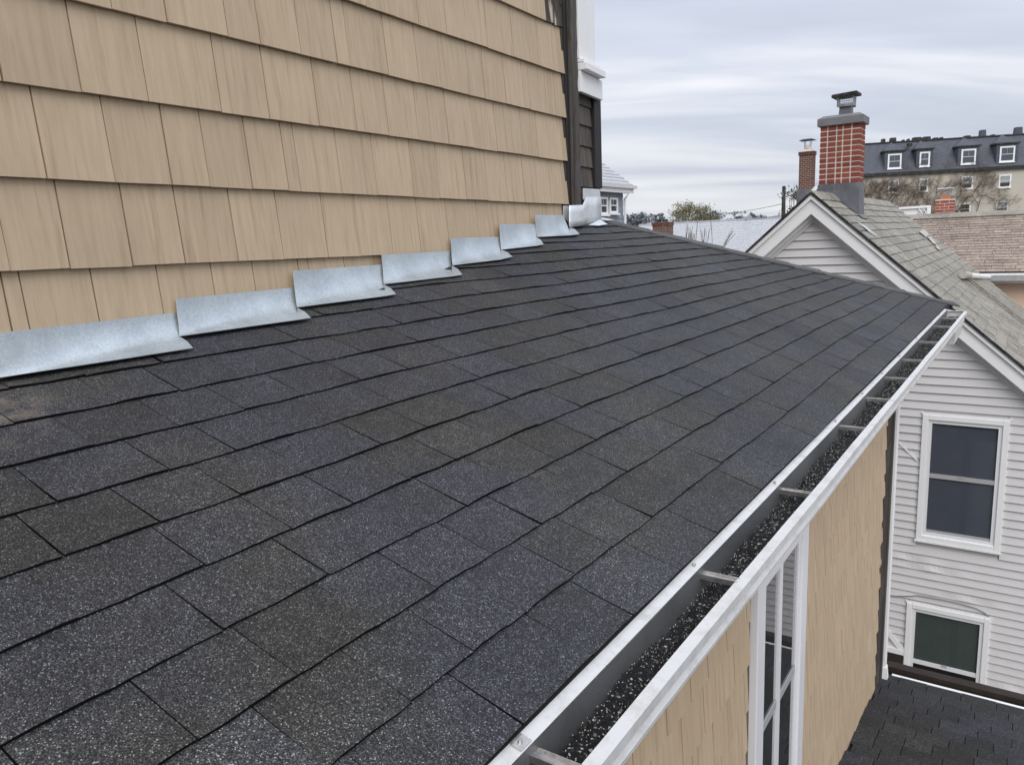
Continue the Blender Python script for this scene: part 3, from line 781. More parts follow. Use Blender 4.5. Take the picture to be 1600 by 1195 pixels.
# ---- lower roof below the wall
LRY, LRZ, LRS = 5.43, -3.10, 0.186
def zlow(Y): return LRZ+(LRY-Y)*LRS
g = Geo(); g.add(*prism([(LX-.005, -1, zlow(-1)-.012), (3.5, -1, zlow(-1)-.012), (3.5, LRY, zlow(LRY)-.012), (LX-.005, LRY, zlow(LRY)-.012)], (0, 0, -0.15)))
lr = g.mk('lower_roof', M_DARK, house)
pieces = []; r6 = random.Random(33); Y = LRY; k = 0
while Y > 1.6:
    e = 0.135; X = LX-0.0-r6.uniform(0, .15)
    while X < 2.2:
        w = r6.choice((.14, .17, .2)); x0 = max(X+.002, LX+.002); x1 = X+w-.002
        if x1-x0 > .02:
            l = .011+r6.uniform(-.002, .003)
            yb, yt = Y+r6.uniform(-.003, .003), Y-e-.02
            yc = yb-.007  # black cut edge widened onto the top, standing in for course-line shade
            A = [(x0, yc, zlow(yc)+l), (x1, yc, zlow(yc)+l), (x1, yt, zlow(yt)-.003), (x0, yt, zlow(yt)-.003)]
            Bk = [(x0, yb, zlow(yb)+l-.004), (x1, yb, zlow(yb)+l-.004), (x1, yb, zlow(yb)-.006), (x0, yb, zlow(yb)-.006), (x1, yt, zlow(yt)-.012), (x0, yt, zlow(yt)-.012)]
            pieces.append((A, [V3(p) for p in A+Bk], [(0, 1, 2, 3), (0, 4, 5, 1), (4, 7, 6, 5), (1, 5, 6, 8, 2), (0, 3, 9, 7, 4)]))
        X += w
    Y -= e; k += 1
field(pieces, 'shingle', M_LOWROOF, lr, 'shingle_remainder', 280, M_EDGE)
g = Geo(); g.box(LX+.06, 3.5, LRY+.005, LRY+.030, LRZ-.06, LRZ+.006); g.mk('drip_edge', M_WHITE, lr)
g = Geo(); g.box(LX+.06, 3.5, LRY+.031, LRY+.045, LRZ-.07, LRZ-.012); g.mk('drip_edge', M_GUTW, lr)
rail = thing('brown_rail', (1.0, 5.68, GZ), 'dark brown timber rail running behind the edge of the black lower roof', 'rail')
g = Geo(); g.box(-0.75, 3.6, 5.665, 5.72, -3.38, -3.19); g.mk('rail_board', M_BLACKTRIM, rail)  # shade of the open gap put into this board as black
g = Geo(); g.box(-0.75, 3.6, 5.655, 5.735, -3.19, -3.155); g.mk('rail_cap', M_BROWNWOOD, rail)
for px_ in (-0.6, 1.2, 3.0):
    g = Geo(); g.box(px_-.05, px_+.05, 5.665+.056, 5.82, GZ, -3.2); g.mk('post', M_BROWNWOOD, rail)

# ------------------------------------------------------------------ the white house
FY = 9.70; AX, AZ, SL = -2.165, 0.440, 0.89
wh = thing('white_house', (AX, FY+4, GZ), 'white vinyl sided house with steep gable, grey tan shingle roof and red brick chimney', 'house')
EX = 4.2                                               # half width to the eaves
core = [(AX-EX, FY+.012, GZ), (AX+EX, FY+.012, GZ), (AX+EX, FY+.012, AZ-.34-SL*EX), (AX, FY+.012, AZ-.34), (AX-EX, FY+.012, AZ-.34-SL*EX)]
wcore = mk('wall', *prism(core, (0, 5.85, 0)), M_VINYL, wh)
wins = [(-0.893, -0.045, -3.665, -2.138), (-0.945, -0.080, -5.75, -4.492)]
r7 = random.Random(8)
pitch = 0.0985; z = AZ-0.36; planks = []
def rake_in(zq): return (AZ-0.335-zq)/SL               # half width of siding at a height
while z > -6.6:
    zb = z-pitch
    hw_t, hw_b = min(max(rake_in(z), 0.0), EX), min(max(rake_in(zb), 0.0), EX)
    segs = [(AX-hw_b, AX+hw_b)]
    for (a, b, c, d) in wins:
        if zb < d+.01 and z > c-.01:
            n = []
            for p, q in segs:
                if a > p and b < q: n += [(p, a+.004), (b-.004, q)]
                else: n.append((p, q))
            segs = n
    for (p, q) in segs:
        if q-p < 0.03: continue
        xl = max(p, AX-3.05); xr = q
        N = max(2, int((xr-xl)/0.05)); g = Geo()
        for i in range(N+1):
            x = xl+(xr-xl)*i/N
            xt = x
            if q == AX+hw_b and hw_b < EX and i == N: xt = AX+hw_t
            if p == AX-hw_b and hw_b < EX and i == 0: xt = AX-hw_t
            bk = 0.0
            for (bx, bz, sx, sz, am) in ((-0.72, -4.05, .30, .10, .020), (-1.05, -3.98, .20, .07, .016), (-0.95, -4.42, .25, .05, .012), (-0.35, -4.36, .28, .06, .016), (-1.0, -2.62, .16, .05, .012), (0.15, -5.35, .2, .07, .018)):
                bk += .6*am*math.exp(-((x-bx)/sx)**2-((zb-bz)/sz)**2)*math.cos((x-bx)*16)
            dz = bk*0.7
            ox = 0.0012*math.sin(3*x+z*11)
            g.v += [V3((xt, FY+.006+ox, z+.004)), V3((x, FY-.014-bk+ox, zb+.014+dz)), V3((x, FY-.017-bk+ox, zb+.006+dz)), V3((x, FY+.006, zb+.0045+dz))]
        for i in range(N):
            for c in range(3): g.f.append([i*4+c, i*4+c+1, i*4+c+5, i*4+c+4])
        planks.append((None, g.v, g.f)); mk('siding_plank', g.v, g.f, M_VINYL, wcore)
    z = zb
# rake boards, mouldings
def rk(x, d): return AZ-d-SL*abs(x-AX)
def rake_piece(name, d0, d1, y0, y1, mat, side, parent=wh, ext=EX+.45):
    xe = AX+side*ext
    poly = [(AX, y0, AZ-d0), (AX, y0, AZ-d1), (xe, y0, rk(xe, d1)), (xe, y0, rk(xe, d0))]
    o = mk(name, *prism(poly, (0, y1-y0, 0)), mat, parent); return o
for sd_ in (-1, 1):
    rake_piece('rake_board', 0.055, 0.245, FY-.16, FY-.13, M_WHITE, sd_)
    rake_piece('rake_moulding', 0.022, 0.075, FY-.19, FY-.161, M_WHITE, sd_)
    rake_piece('rake_soffit', 0.232, 0.248, FY-.129, FY-.001, M_WHITE, sd_)
    rake_piece('rake_moulding', 0.249, 0.290, FY-.045, FY-.002, M_WHITE, sd_)
    rake_piece('rake_moulding', 0.291, 0.345, FY-.026, FY-.002, M_VINYL, sd_)
    rake_piece('drip_edge', -0.016, 0.020, FY-.205, FY-.16, M_DRIP, sd_)
# roof planes
def ybound(X): return 15.7
def tz(X): return AZ+0.0-SL*abs(X-AX)
deck = [(AX, FY-.16, tz(AX)), (AX+EX+.4, FY-.16, tz(AX+EX+.4)), (AX+EX+.4, ybound(AX+EX+.4), tz(AX+EX+.4)), (AX, ybound(AX), tz(AX))]
troof = mk('roof', *prism(deck, (0, 0, -0.05)), M_DARK, wh)
deck = [(AX, FY-.16, tz(AX)), (AX-EX-.4, FY-.16, tz(AX-EX-.4)), (AX-EX-.4, 15.7, tz(AX-EX-.4)), (AX, 15.7, tz(AX))]
mk('roof', *prism(deck, (0, 0, -0.05)), M_TAN, wh)
pieces = []; r8 = random.Random(12); nrm = math.hypot(1, SL); e = 0.142
for c in range(0, 36):
    d0, d1 = c*e, (c+1)*e
    x0, x1 = AX+(d0-.02)/nrm, AX+d1/nrm
    if c == 0: x0 = AX
    Y = FY-.20+(-0.15 if c % 2 else 0.0)
    while Y < ybound(x1):
        w = 0.30 if r8.random() < .7 else 0.2
        a, b = max(Y+.003, FY-.20), min(Y+w-.003, ybound(x1))
        Y += w
        if b-a < .04: continue
        l = 0.012+r8.uniform(-.002, .004); j = r8.uniform(-.004, .004)
        N3 = V3((SL, 0, 1))/nrm
        def P(x, y, h): return V3((x, y, tz(x)))+N3*h
        A = [P(x1+j, a, l), P(x1+j, b, l), P(x0, b, .003), P(x0, a, .003)]
        Bk = [p-N3*.011 for p in A]
        pieces.append((A, A+Bk, [(0, 1, 2, 3), (0, 4, 5, 1), (1, 5, 6, 2), (0, 3, 7, 4)]))
field(pieces, 'shingle', M_TAN, troof, 'shingle_remainder', 290, M_EDGET)
for i in range(36):
    Y = FY-.2+i*0.3
    if Y > 15.4: break
    g = Geo(); l = .014
    A = [V3((AX-.10, Y, tz(AX-.10)+.012)), V3((AX, Y, AZ+.024)), V3((AX+.10, Y, tz(AX+.10)+.016)), V3((AX+.10, Y+.31, tz(AX+.10)+.022)), V3((AX, Y+.31, AZ+.03)), V3((AX-.10, Y+.31, tz(AX-.10)+.018))]
    g.v = A+[p-V3((0, 0, .008)) for p in A]; g.f = [(0, 1, 4, 5), (1, 2, 3, 4), (0, 6, 7, 1), (1, 7, 8, 2), (2, 8, 9, 3)]
    g.mk('ridge_cap', M_TAN, troof)
# patched sealant on the roof edge, raised strip along a diagonal line
def onslope(u, v, h=0.02):
    r = wray(u, v); t = (AZ+h*nrm+SL*AX)/(r[2]+SL*r[0]); return r*t
for poly in ([(1436, 361), (1445, 359), (1452, 366), (1447, 370)], [(1449, 370), (1456, 371), (1464, 381), (1458, 380)], [(1462, 383), (1467, 385), (1470, 390), (1464, 388)]):
    mk('sealant_patch', *prism([onslope(*p, .032) for p in poly], (0, 0, -0.012)), M_SEAL, troof)
a, b = onslope(1508, 431, .03), onslope(1605, 507, .03)
dv = (b-a)/np.linalg.norm(b-a); sdv = np.cross(dv, V3((SL, 0, 1))/nrm)*0.05
mk('ridge_cap', *prism([a-sdv, a+sdv, b+sdv, b-sdv], V3((SL, 0, 1))/nrm*0.02), M_TAN, troof)  # thin raised strip down the slope, away from the ridge

# windows of the white house
def wwin(a, b, c, d, rail_z, blind, label, clip_bottom=False):
    g = Geo(); w = 0.052; y0, y1 = FY-.035, FY+.02
    def fr(x0, x1, z0, z1, w, ya, yb):
        q = Geo(); q.box(x0, x0+w, ya, yb, z0, z1); q.box(x1-w, x1, ya, yb, z0, z1); q.box(x0+w, x1-w, ya, yb, z1-w, z1); q.box(x0+w, x1-w, ya, yb, z0, z0+w); return q
    win = fr(a, b, c, d, 0.062, FY-.040, FY+.011).mk('window', M_WHITE, wh, label=label)
    bv = win.modifiers.new('bevel', 'BEVEL'); bv.width = .006; bv.segments = 2
    q = Geo(); q.box(a-.012, b+.012, FY-.030, FY-.0, d+.001, d+.020); q.mk('head_cap', M_WHITE, win)
    q = Geo(); q.box(a-.012, b+.012, FY-.050, FY-.0, c-.024, c-.001); q.mk('sill', M_WHITE, win)
    a2, b2, c2, d2 = a+.063, b-.063, c+.063, d-.063
    o = fr(a2, b2, c2, d2, 0.038, FY-.022, FY+.0115).mk('frame', M_SASH, win)
    a3, b3, c3, d3 = a2+.0385, b2-.0385, c2+.0385, d2-.0385
    q = Geo(); q.box(a3, b3, FY-.014, FY+.006, rail_z-.028, rail_z+.022); q.mk('meeting_rail', M_RAIL if rail_z > -4 else M_SASH, win)
    q = Geo(); q.box((a3+b3)/2-.03, (a3+b3)/2+.03, FY-.022, FY-.0145, rail_z+.01, rail_z+.028); q.mk('sash_lock', M_RAIL, win)
    if rail_z > -4:
        q = Geo(); q.box(a3, b3, FY-.012, FY+.006, c3, c3+.03); q.mk('bottom_rail', M_RAIL, win)
    q = Geo(); q.add([(a3, FY-.004, c3), (b3, FY-.004, c3), (b3, FY-.004, d3), (a3, FY-.004, d3)], [(0, 1, 2, 3)]); q.mk('pane', M_GLASS, win)
    q = Geo(); zz_ = d3-.01
    zstop = c3 if rail_z > -4 else rail_z
    while zz_ > zstop:
        q.add([(a3, FY+.0085, zz_), (b3, FY+.0085, zz_), (b3, FY+.005, zz_-.019), (a3, FY+.005, zz_-.019)], [(0, 1, 2, 3)]); zz_ -= .022
    q.mk('blind', blind, win)
    q = Geo(); q.box(a3-.01, b3+.01, FY+.010, FY+.0116, c3-.01, d3+.01); q.mk('room_shade', M_DARK, win)
    return win
wwin(*wins[0], -2.865, M_BLINDSKY, 'white double hung window with a slate blue blind')
wwin(*wins[1], -5.245, M_BLIND2, 'lower white window with a green grey blind above the brown rail')
# loose end of siding: white brackets over a dark hole, beside the lower window
g = Geo()
g.prism([(-1.215, FY-.030, -4.80), (-1.205, FY-.030, -4.90), (-0.985, FY-.030, -5.17), (-0.93, FY-.030, -5.13)], (0, .012, 0)); g.mk('corner_brace', M_WHITE, wh)
g = Geo(); g.prism([(-1.26, FY-.034, -5.13), (-0.945, FY-.034, -5.135), (-0.945, FY-.034, -5.20), (-1.26, FY-.034, -5.20)], (0, .02, 0)); g.mk('brace_foot', M_WHITE, wh)
g = Geo(); g.box(-1.9, -0.955, FY-.026, FY-.016, -6.3, -5.203); g.mk('dark_recess_panel', M_BROWNWOOD, wh)  # flat dark panel painted in for the darkness under the siding end
# torn strip of siding and a stray cable
g = Geo(); p0, p1 = onY(1401, 690, FY-.02), onY(1432, 720, FY-.02)
g.prism([p0, p0+V3((.03, 0, .005)), p1+V3((.02, 0, .01)), p1], (0, .006, 0)); g.mk('torn_siding_strip', M_WHITE, wh)
pts = [onY(u, v, FY-.025) for u, v in ((1383, 928), (1400, 931), (1426, 931), (1433, 930), (1450, 933), (1478, 938), (1500, 943), (1525, 950), (1540, 958), (1544, 963))]
g = Geo(); g.tube(pts, 0.006, 6); g.mk('stray_cable', paint('grey_cable', (.22, .21, .20)), wh)

# chimneys --------------------------------------------------------------
def chimney(parent, x0, x1, y0, y1, z0, z1, cols, rows, mbrick, mmortar, name='chimney', joint=.012, proud=.006, corbel=0, taper=0.0):
    """brick stack with every brick its own piece; cols = relative widths on the front"""
    core = Geo(); core.box(x0+proud, x1-proud, y0+proud, y1-proud, z0, z1)
    ch = core.mk(name, mmortar, parent)
    rh = (z1-z0)/rows; rr = random.Random(int(x0*100) & 255)
    W_ = x1-x0; tot = float(sum(cols)); mesh = {}
    dcols = [0.5, 1, 0.5] if len(cols) > 3 else [1, 1]
    for r in range(rows):
        za, zb = z0+r*rh+joint*.5, z0+(r+1)*rh-joint*.5
        grow = corbel if r >= rows-2 else 0.0
        cl = cols if len(cols) > 3 else (cols if r % 2 else [cols[0]*.5]+cols[1:]+[cols[0]*.5])
        tot = float(sum(cl)); x = x0
        for ci, c in enumerate(cl):
            w = W_*c/tot; j = rr.uniform(-.002, .002)
            xa, xb = x+(joint*.5 if ci else -grow), x+w-(joint*.5 if ci < len(cl)-1 else -grow); x += w
            yb = y0+.09
            mk('brick', *box(xa, xb, y0-grow+j, yb, za, zb), mbrick, ch)
        y = y0+.0905; D = y1-y0-.091; tt = float(sum(dcols))
        for ci, c in enumerate(dcols):
            w = D*c/tt; ya, yb = y+joint*.5, y+w-joint*.5; y += w
            mk('brick', *box(x1-.06, x1+grow+rr.uniform(-.002, .002), ya, yb, za, zb), mbrick, ch)
            if len(cols) <= 3: mk('brick', *box(x0-grow, x0+.06, ya, yb, za, zb), mbrick, ch)
    return ch
CY = 10.72; CX0 = onY(1279.5, 285, CY)[0]; CX1 = onY(1341.5, 285, CY)[0]; CZ0 = onY(1310, 287, CY)[2]; CZ1 = onY(1310, 195, CY)[2]
CY1 = CY+0.34
chm = chimney(wh, CX0, CX1, CY, CY1, CZ0, CZ1, [50, 60, 42, 58, 58], 11, M_BRICK, M_MORTAR, joint=.016, corbel=0.0)
# crown
g = Geo(); o_ = .035
def frust(g, x0, x1, y0, y1, z0, z1, sx):
    g.add([(x0, y0, z0), (x1, y0, z0), (x1, y1, z0), (x0, y1, z0), (x0+sx, y0+sx, z1), (x1-sx, y0+sx, z1), (x1-sx, y1-sx, z1), (x0+sx, y1-sx, z1)],
          [(3, 2, 1, 0), (4, 5, 6, 7), (0, 1, 5, 4), (1, 2, 6, 5), (2, 3, 7, 6), (3, 0, 4, 7)])
g.box(CX0-o_, CX1+o_, CY-o_, CY1+o_, CZ1, CZ1+.088); frust(g, CX0-o_, CX1+o_, CY-o_, CY1+o_, CZ1+.0885, CZ1+.125, .06)
g.mk('crown', M_CONC, chm)
fxc, fyc = CX0+.27, CY+.17; fz = CZ1+.12
g = Geo(); frust(g, fxc-.075, fxc+.075, fyc-.075, fyc+.075, fz, fz+.115, .006); g.mk('flue', M_LEAD, chm)
g = Geo()
for i in range(9):
    t = -0.095+.19*i/8
    for s_ in (-1, 1):
        g.tube([(fxc+t, fyc+s_*.095, fz+.115), (fxc+t*1.02, fyc+s_*.098, fz+.225)], .0022, 4, False); g.tube([(fxc+s_*.095, fyc+t, fz+.115), (fxc+s_*.098, fyc+t*1.02, fz+.225)], .0022, 4, False)
for k in range(5):
    h = fz+.118+.026*k
    for s_ in (-1, 1):
        g.tube([(fxc-.096, fyc+s_*.096, h), (fxc+.096, fyc+s_*.096, h)], .002, 4, False); g.tube([(fxc+s_*.096, fyc-.096, h), (fxc+s_*.096, fyc+.096, h)], .002, 4, False)
g.box(fxc-.098, fxc+.098, fyc-.098, fyc-.094, fz+.105, fz+.135); g.box(fxc-.098, fxc+.098, fyc+.094, fyc+.098, fz+.105, fz+.135)
g.mk('spark_screen', M_MESH, chm)
g = Geo(); pl = [(fxc-.155, fyc-.15, fz+.222), (fxc+.150, fyc-.15, fz+.236), (fxc+.150, fyc+.15, fz+.242), (fxc-.155, fyc+.15, fz+.228)]
g.prism(pl, (0, 0, .03)); g.mk('rain_cap', M_BLACKM, chm)
g = Geo(); pl = [(p[0]*1.0+(.01 if p[0] < fxc else -.01), p[1], p[2]+.0305) for p in pl]; g.prism(pl, (0, 0, .006)); g.mk('cap_lid', M_CONC, chm)
# lead apron down to the roof
g = Geo(); N = 10
lo = lambda x, y: tz(x)+.02
ring = [(CX0-.012, CY-.012), (CX1+.012, CY-.012), (CX1+.012, CY1+.012), (CX0-.012, CY1+.012)]
seg = []
for (p, q) in zip(ring, ring[1:]+ring[:1]):
    for i in range(N): t = i/N; seg.append((p[0]+(q[0]-p[0])*t, p[1]+(q[1]-p[1])*t))
cx_, cy_ = (CX0+CX1)/2, (CY+CY1)/2; rr = random.Random(2)
for (x, y) in seg:
    zt = CZ0+.004; zb = min(lo(x, y), zt-.05); q = rr.uniform(0, .006)
    out_ = V3((x-cx_, y-cy_, 0)); out_ /= np.linalg.norm(out_)
    g.v += [V3((x, y, zt)), V3((x, y, (zt+zb)/2))+out_*q, V3((x, y, zb))+out_*.012, V3((x, y, zb))+out_*.075+V3((0, 0, -SL*out_[0]*.063 if x > AX else 0))]
n = len(seg)
for i in range(n):
    j = (i+1) % n
    for c in range(3): g.f.append([i*4+c, i*4+c+1, j*4+c+1, j*4+c])
o = g.mk('lead_apron', M_LEAD, chm); o.modifiers.new('sheet', 'SOLIDIFY').thickness = .003
p = onslope(1343, 348, .03)
mk('lead_tongue', *prism([p+V3(q) for q in ((-.03, -.05, .02), (.10, -.05, -.092), (.19, .05, -.165), (.06, .08, -.05))], (0, 0, .006)), M_GALV, chm)

# ------------------------------------------------------------------ brown roofed house behind
BY = 16.15; BYR = 18.9; bz0 = onY(1565, 425, BY)[2]; bzr = onY(1520, 336, BYR)[2]
bh = thing('brown_roof_house', (2.0, BY+2, GZ), 'house with brown shingle roof, long white gutter and peach wall behind the white house', 'house')
BX0, BX1 = -4.5, 8.0
mk('wall', *prism([(-0.95, BY+.25, GZ), (BX1-.3, BY+.25, GZ), (BX1-.3, BY+.25, bz0-.05), (-0.95, BY+.25, bz0-.05)], (0, 5.5, 0)), M_PEACH, bh)
def rz(Y): return bz0+(bzr-bz0)*(Y-BY)/(BYR-BY)
brf = mk('roof', *prism([(BX0, BY, rz(BY)), (BX1, BY, rz(BY)), (BX1, BYR, rz(BYR)), (BX0, BYR, rz(BYR))], (0, 0, -0.08)), M_DARK, bh)
mk('roof', *prism([(BX0, BYR, rz(BYR)), (BX1, BYR, rz(BYR)), (BX1, 2*BYR-BY, rz(BY)), (BX0, 2*BYR-BY, rz(BY))], (0, 0, -0.08)), M_BROWN, bh)
pieces = []; r9 = random.Random(14); L = math.hypot(BYR-BY, bzr-bz0); NC = 22; e = L/NC; ud = V3((0, BYR-BY, bzr-bz0))/L; nn = V3((0, -(bzr-bz0), BYR-BY))/L
for c in range(NC):
    X = -3.2-r9.uniform(0, .3)
    while X < 2.0:
        w = r9.choice((.22, .3, .3, .36)); l = .010+r9.uniform(-.002, .003)
        P = lambda x, d, h: V3((x, BY, bz0))+ud*d+nn*h
        A = [P(X+.003, c*e, l), P(X+w-.003, c*e, l), P(X+w-.003, (c+1)*e+.02, .002), P(X+.003, (c+1)*e+.02, .002)]
        pieces.append((A, A+[p-nn*.010 for p in A], [(0, 1, 2, 3), (0, 4, 5, 1), (1, 5, 6, 2), (0, 3, 7, 4)]))
        X += w
field(pieces, 'shingle', M_BROWN, brf, 'shingle_remainder', 290, M_EDGEB)
g = Geo(); g.prism([(BX0, BYR-.16, rz(BYR-.16)+.02), (BX1, BYR-.16, rz(BYR-.16)+.02), (BX1, BYR, rz(BYR)+.05), (BX0, BYR, rz(BYR)+.05)], (0, 0, .02)); g.mk('ridge_cap', M_TAN, bh)
GX0 = onY(1500, 431, BY-.1)[0]
g = Geo()
for x in np.linspace(GX0, BX1, 30):
    for (dy, dz) in ((-.02, -.0), (-.12, -.005), (-.135, -.03), (-.11, -.085), (-.09, -.135), (-.02, -.14)): g.v.append(V3((x, BY+dy, bz0+dz-.02)))
for a in range(29):
    for c in range(5): g.f.append([a*6+c, a*6+c+1, a*6+c+7, a*6+c+6])
g.f.append([0, 1, 2, 3, 4, 5])
bg = g.mk('gutter', M_GUTW, bh)
pA = onslope(1508, 430, .07); pB = V3((onY(1545, 431, BY-.07)[0], BY-.07, bz0-.085))
g = Geo(); g.tube([pA, pA*.8+pB*.2, pB], .042, 10); g.mk('downspout_elbow', M_WHITE, bg)
g = Geo(); g.tube([pA*1.06-pB*.06, pA*.88+pB*.12], .054, 10); g.mk('elbow_collar', M_SEAL, bg)
g = Geo(); g.box(GX0+.1, BX1, BY-.019, BY+.0, bz0-.2, bz0-.04); g.mk('fascia', M_GUTW, bh)
# its red chimney
qx0, qx1 = onY(1461.5, 330, BYR+.1)[0], onY(1489.5, 330, BYR+.1)[0]; qz1 = onY(1475, 313.5, BYR+.1)[2]
bch = chimney(bh, qx0, qx1, BYR+.05, BYR+.40, rz(BYR)-.10, qz1, [1, 1], 7, M_BRICK3, M_MORTAR, joint=.012, proud=.003)
g = Geo(); g.box(qx0-.01, qx1+.01, BYR+.04, BYR+.41, qz1, qz1+.025); g.mk('crown', M_MORTAR, bch)
mxx = (qx0+qx1)/2; g = Geo(); frust(g, mxx-.09, mxx+.09, BYR+.13, BYR+.31, qz1+.026, qz1+.12, .01); g.mk('flue', M_CLAY, bch)
g = Geo(); g.box(mxx-.075, mxx+.075, BYR+.15, BYR+.29, qz1+.12, qz1+.15)
for i in range(5):
    g.tube([(mxx-.1+.05*i, BYR+.13, qz1+.15), (mxx-.1+.05*i, BYR+.13, qz1+.245)], .005, 4); g.tube([(mxx-.1+.05*i, BYR+.31, qz1+.15), (mxx-.1+.05*i, BYR+.31, qz1+.245)], .005, 4)
g.mk('spark_screen', M_MESH, bch)
g = Geo(); g.box(mxx-.15, mxx+.15, BYR+.08, BYR+.36, qz1+.245, qz1+.265); g.mk('rain_cap', M_GALVW, bch)
# lead at its foot
g = Geo(); g.box(qx0-.02, qx1+.02, BYR-.03, BYR+.049, rz(BYR)-.06, rz(BYR)+.06); g.mk('lead_apron', M_LEAD, bch)

# small white roof-top screen with lattice, beyond the tan ridge
sy = 24.0
wsc = thing('roof_screen', tuple(onY(1430, 345, sy)), 'small white rooftop enclosure with a lattice square between grey roof and red chimney', 'screen')
p0, p1, p2, p3 = onY(1405, 324.5, sy), onY(1453, 321.5, sy), onY(1452, 345, sy), onY(1405, 345, sy)
mk('panel', *prism([p0, p1, p2, p3], (0, .05, 0)), M_WHITE, wsc)
mk('top_rail', *prism([p0+V3((0, -.06, .01)), p1+V3((.03, -.06, .01)), p1+V3((.03, -.06, -.05)), p0+V3((0, -.06, -.05))], (0, .05, 0)), M_WHITE, wsc)
mk('side_rail', *prism([p1+V3((-.06, -.06, -.052)), p1+V3((.03, -.06, -.052)), p2+V3((.03, -.06, 0)), p2+V3((-.06, -.06, 0))], (0, .05, 0)), M_WHITE, wsc)
c0 = onY(1435, 325.5, sy-.02); w_ = onY(1449, 325, sy-.02)[0]-c0[0]; h_ = 0.33
mk('dark_opening', *prism([c0, c0+V3((w_, 0, 0)), c0+V3((w_, 0, -h_)), c0+V3((0, 0, -h_))], (0, .01, 0)), M_DARK, wsc)
for i in range(6):
    t = i/5
    for (u0, v0, u1, v1) in ((t, 0, 0, t), (1, t, t, 1)):
        if abs(u0-u1)+abs(v0-v1) < .05: continue
        a = c0+V3((w_*u0, -.015, -h_*v0)); b = c0+V3((w_*u1, -.015, -h_*v1)); g = Geo(); g.tube([a, b], .012, 4); g.mk('lattice_slat', M_WHITE, wsc)
for (u0, v0, u1, v1) in ((0, 0, 1, 1), (0, .5, .5, 1), (.5, 0, 1, .5)):
    a = c0+V3((w_*u0, -.018, -h_*v0)); b = c0+V3((w_*u1, -.018, -h_*v1)); g = Geo(); g.tube([a, b], .012, 4); g.mk('lattice_slat', M_WHITE, wsc)
mk('support_frame', *prism([p3+V3((.02, .06, 0)), p2+V3((-.02, .06, 0)), p2+V3((-.02, .06, 0))*V3((1, 1, 0))+V3((0, 0, GZ)), p3+V3((.02, .06, 0))*V3((1, 1, 0))+V3((0, 0, GZ))], (0, 2.0, 0)), M_GREYW, wsc)

# ------------------------------------------------------------------ grey house with the second chimney
y2 = 30.0
gh = thing('grey_gable_house', (-6.9, y2+3, GZ), 'narrow grey house with a tall brown brick chimney behind the white gable', 'house')
c2x0, c2x1 = onY(1245.5, 290, y2)[0], onY(1267.5, 290, y2)[0]; c2z0 = onY(1258, 295, y2)[2]; c2z1 = onY(1258, 236, y2)[2]
ax2 = c2x0+.75; az2 = onY(1247, 300, y2)[2]+.25
prof = [(ax2-1.1, 0, GZ), (ax2+1.1, 0, GZ), (ax2+1.1, 0, az2-1.25), (ax2, 0, az2-.05), (ax2-1.1, 0, az2-1.25)]
mk('wall', *prism([(x, y2+.1, z) for x, _, z in prof], (0, 7, 0)), M_GREYW, gh)
for sd_ in (-1, 1):
    mk('roof', *prism([(ax2, y2-.05, az2), (ax2+sd_*1.25, y2-.05, az2-1.42), (ax2+sd_*1.25, y2+7.3, az2-1.42), (ax2, y2+7.3, az2)], (0, 0, .06)), M_PALE, gh)
    mk('rake_board', *prism([(ax2, y2-.08, az2), (ax2+sd_*1.25, y2-.08, az2-1.42), (ax2+sd_*1.25, y2-.08, az2-1.60), (ax2, y2-.08, az2-.18)], (0, .028, 0)), M_WHITE, gh)
ch2 = chimney(gh, c2x0, c2x1, y2+.2, y2+.58, c2z0, c2z1, [1, 1, 1], 20, M_BRICK2, M_MORTAR2, joint=.012, proud=.003, corbel=.03)
g = Geo(); g.box(c2x0-.05, c2x1+.05, y2+.15, y2+.63, az2-1.2, c2z0); g.mk('lead_apron', M_LEAD, ch2)
mx2 = (c2x0+c2x1)/2; g = Geo(); frust(g, mx2-.17, mx2+.17, y2+.24, y2+.54, c2z1, c2z1+.10, .05); g.tube([(mx2, y2+.39, c2z1+.1), (mx2, y2+.39, c2z1+.22)], .13, 12); g.mk('flue', M_MORTAR, ch2)
g = Geo()
for i in range(4):
    w = math.pi/4+i*math.pi/2; g.tube([(mx2+.12*math.cos(w), y2+.39+.12*math.sin(w), c2z1+.2), (mx2+.17*math.cos(w), y2+.39+.17*math.sin(w), c2z1+.40)], .012, 5)
g.mk('cap_leg', M_MESH, ch2)
g = Geo(); frust(g, mx2-.27, mx2+.27, y2+.13, y2+.65, c2z1+.40, c2z1+.45, .12); g.mk('rain_cap', M_BLACKM, ch2)

# ------------------------------------------------------------------ pale roofed house, its chimney
py = 45.0
ph = thing('pale_roof_house', (-14.5, py, GZ), 'long house with a pale grey shingle roof behind the dark roof edge', 'house')
pz = onY(1130, 344.5, py)[2]; PX0, PX1 = onY(1000, 351, py)[0], -7.2
mk('wall', *prism([(PX0+.4, py-7.4, GZ), (PX1-.4, py-7.4, GZ), (PX1-.4, py+7.4, GZ), (PX0+.4, py+7.4, GZ)], (0, 0, pz-3.9-GZ)), M_GREYW, ph)
prf = mk('roof', *prism([(PX0, py-8, pz-4.0), (PX1, py-8, pz-4.0), (PX1, py, pz), (PX0, py, pz)], (0, 0, -.12)), M_PALE, ph)
mk('roof', *prism([(PX0, py, pz), (PX1, py, pz), (PX1, py+8, pz-4.0), (PX0, py+8, pz-4.0)], (0, 0, -.12)), M_PALE, ph)
r10 = random.Random(31); L = math.hypot(8, 4); ud = V3((0, 8, 4))/L; nn = V3((0, -4, 8))/L; NC = 44; e = L/NC
g = Geo()
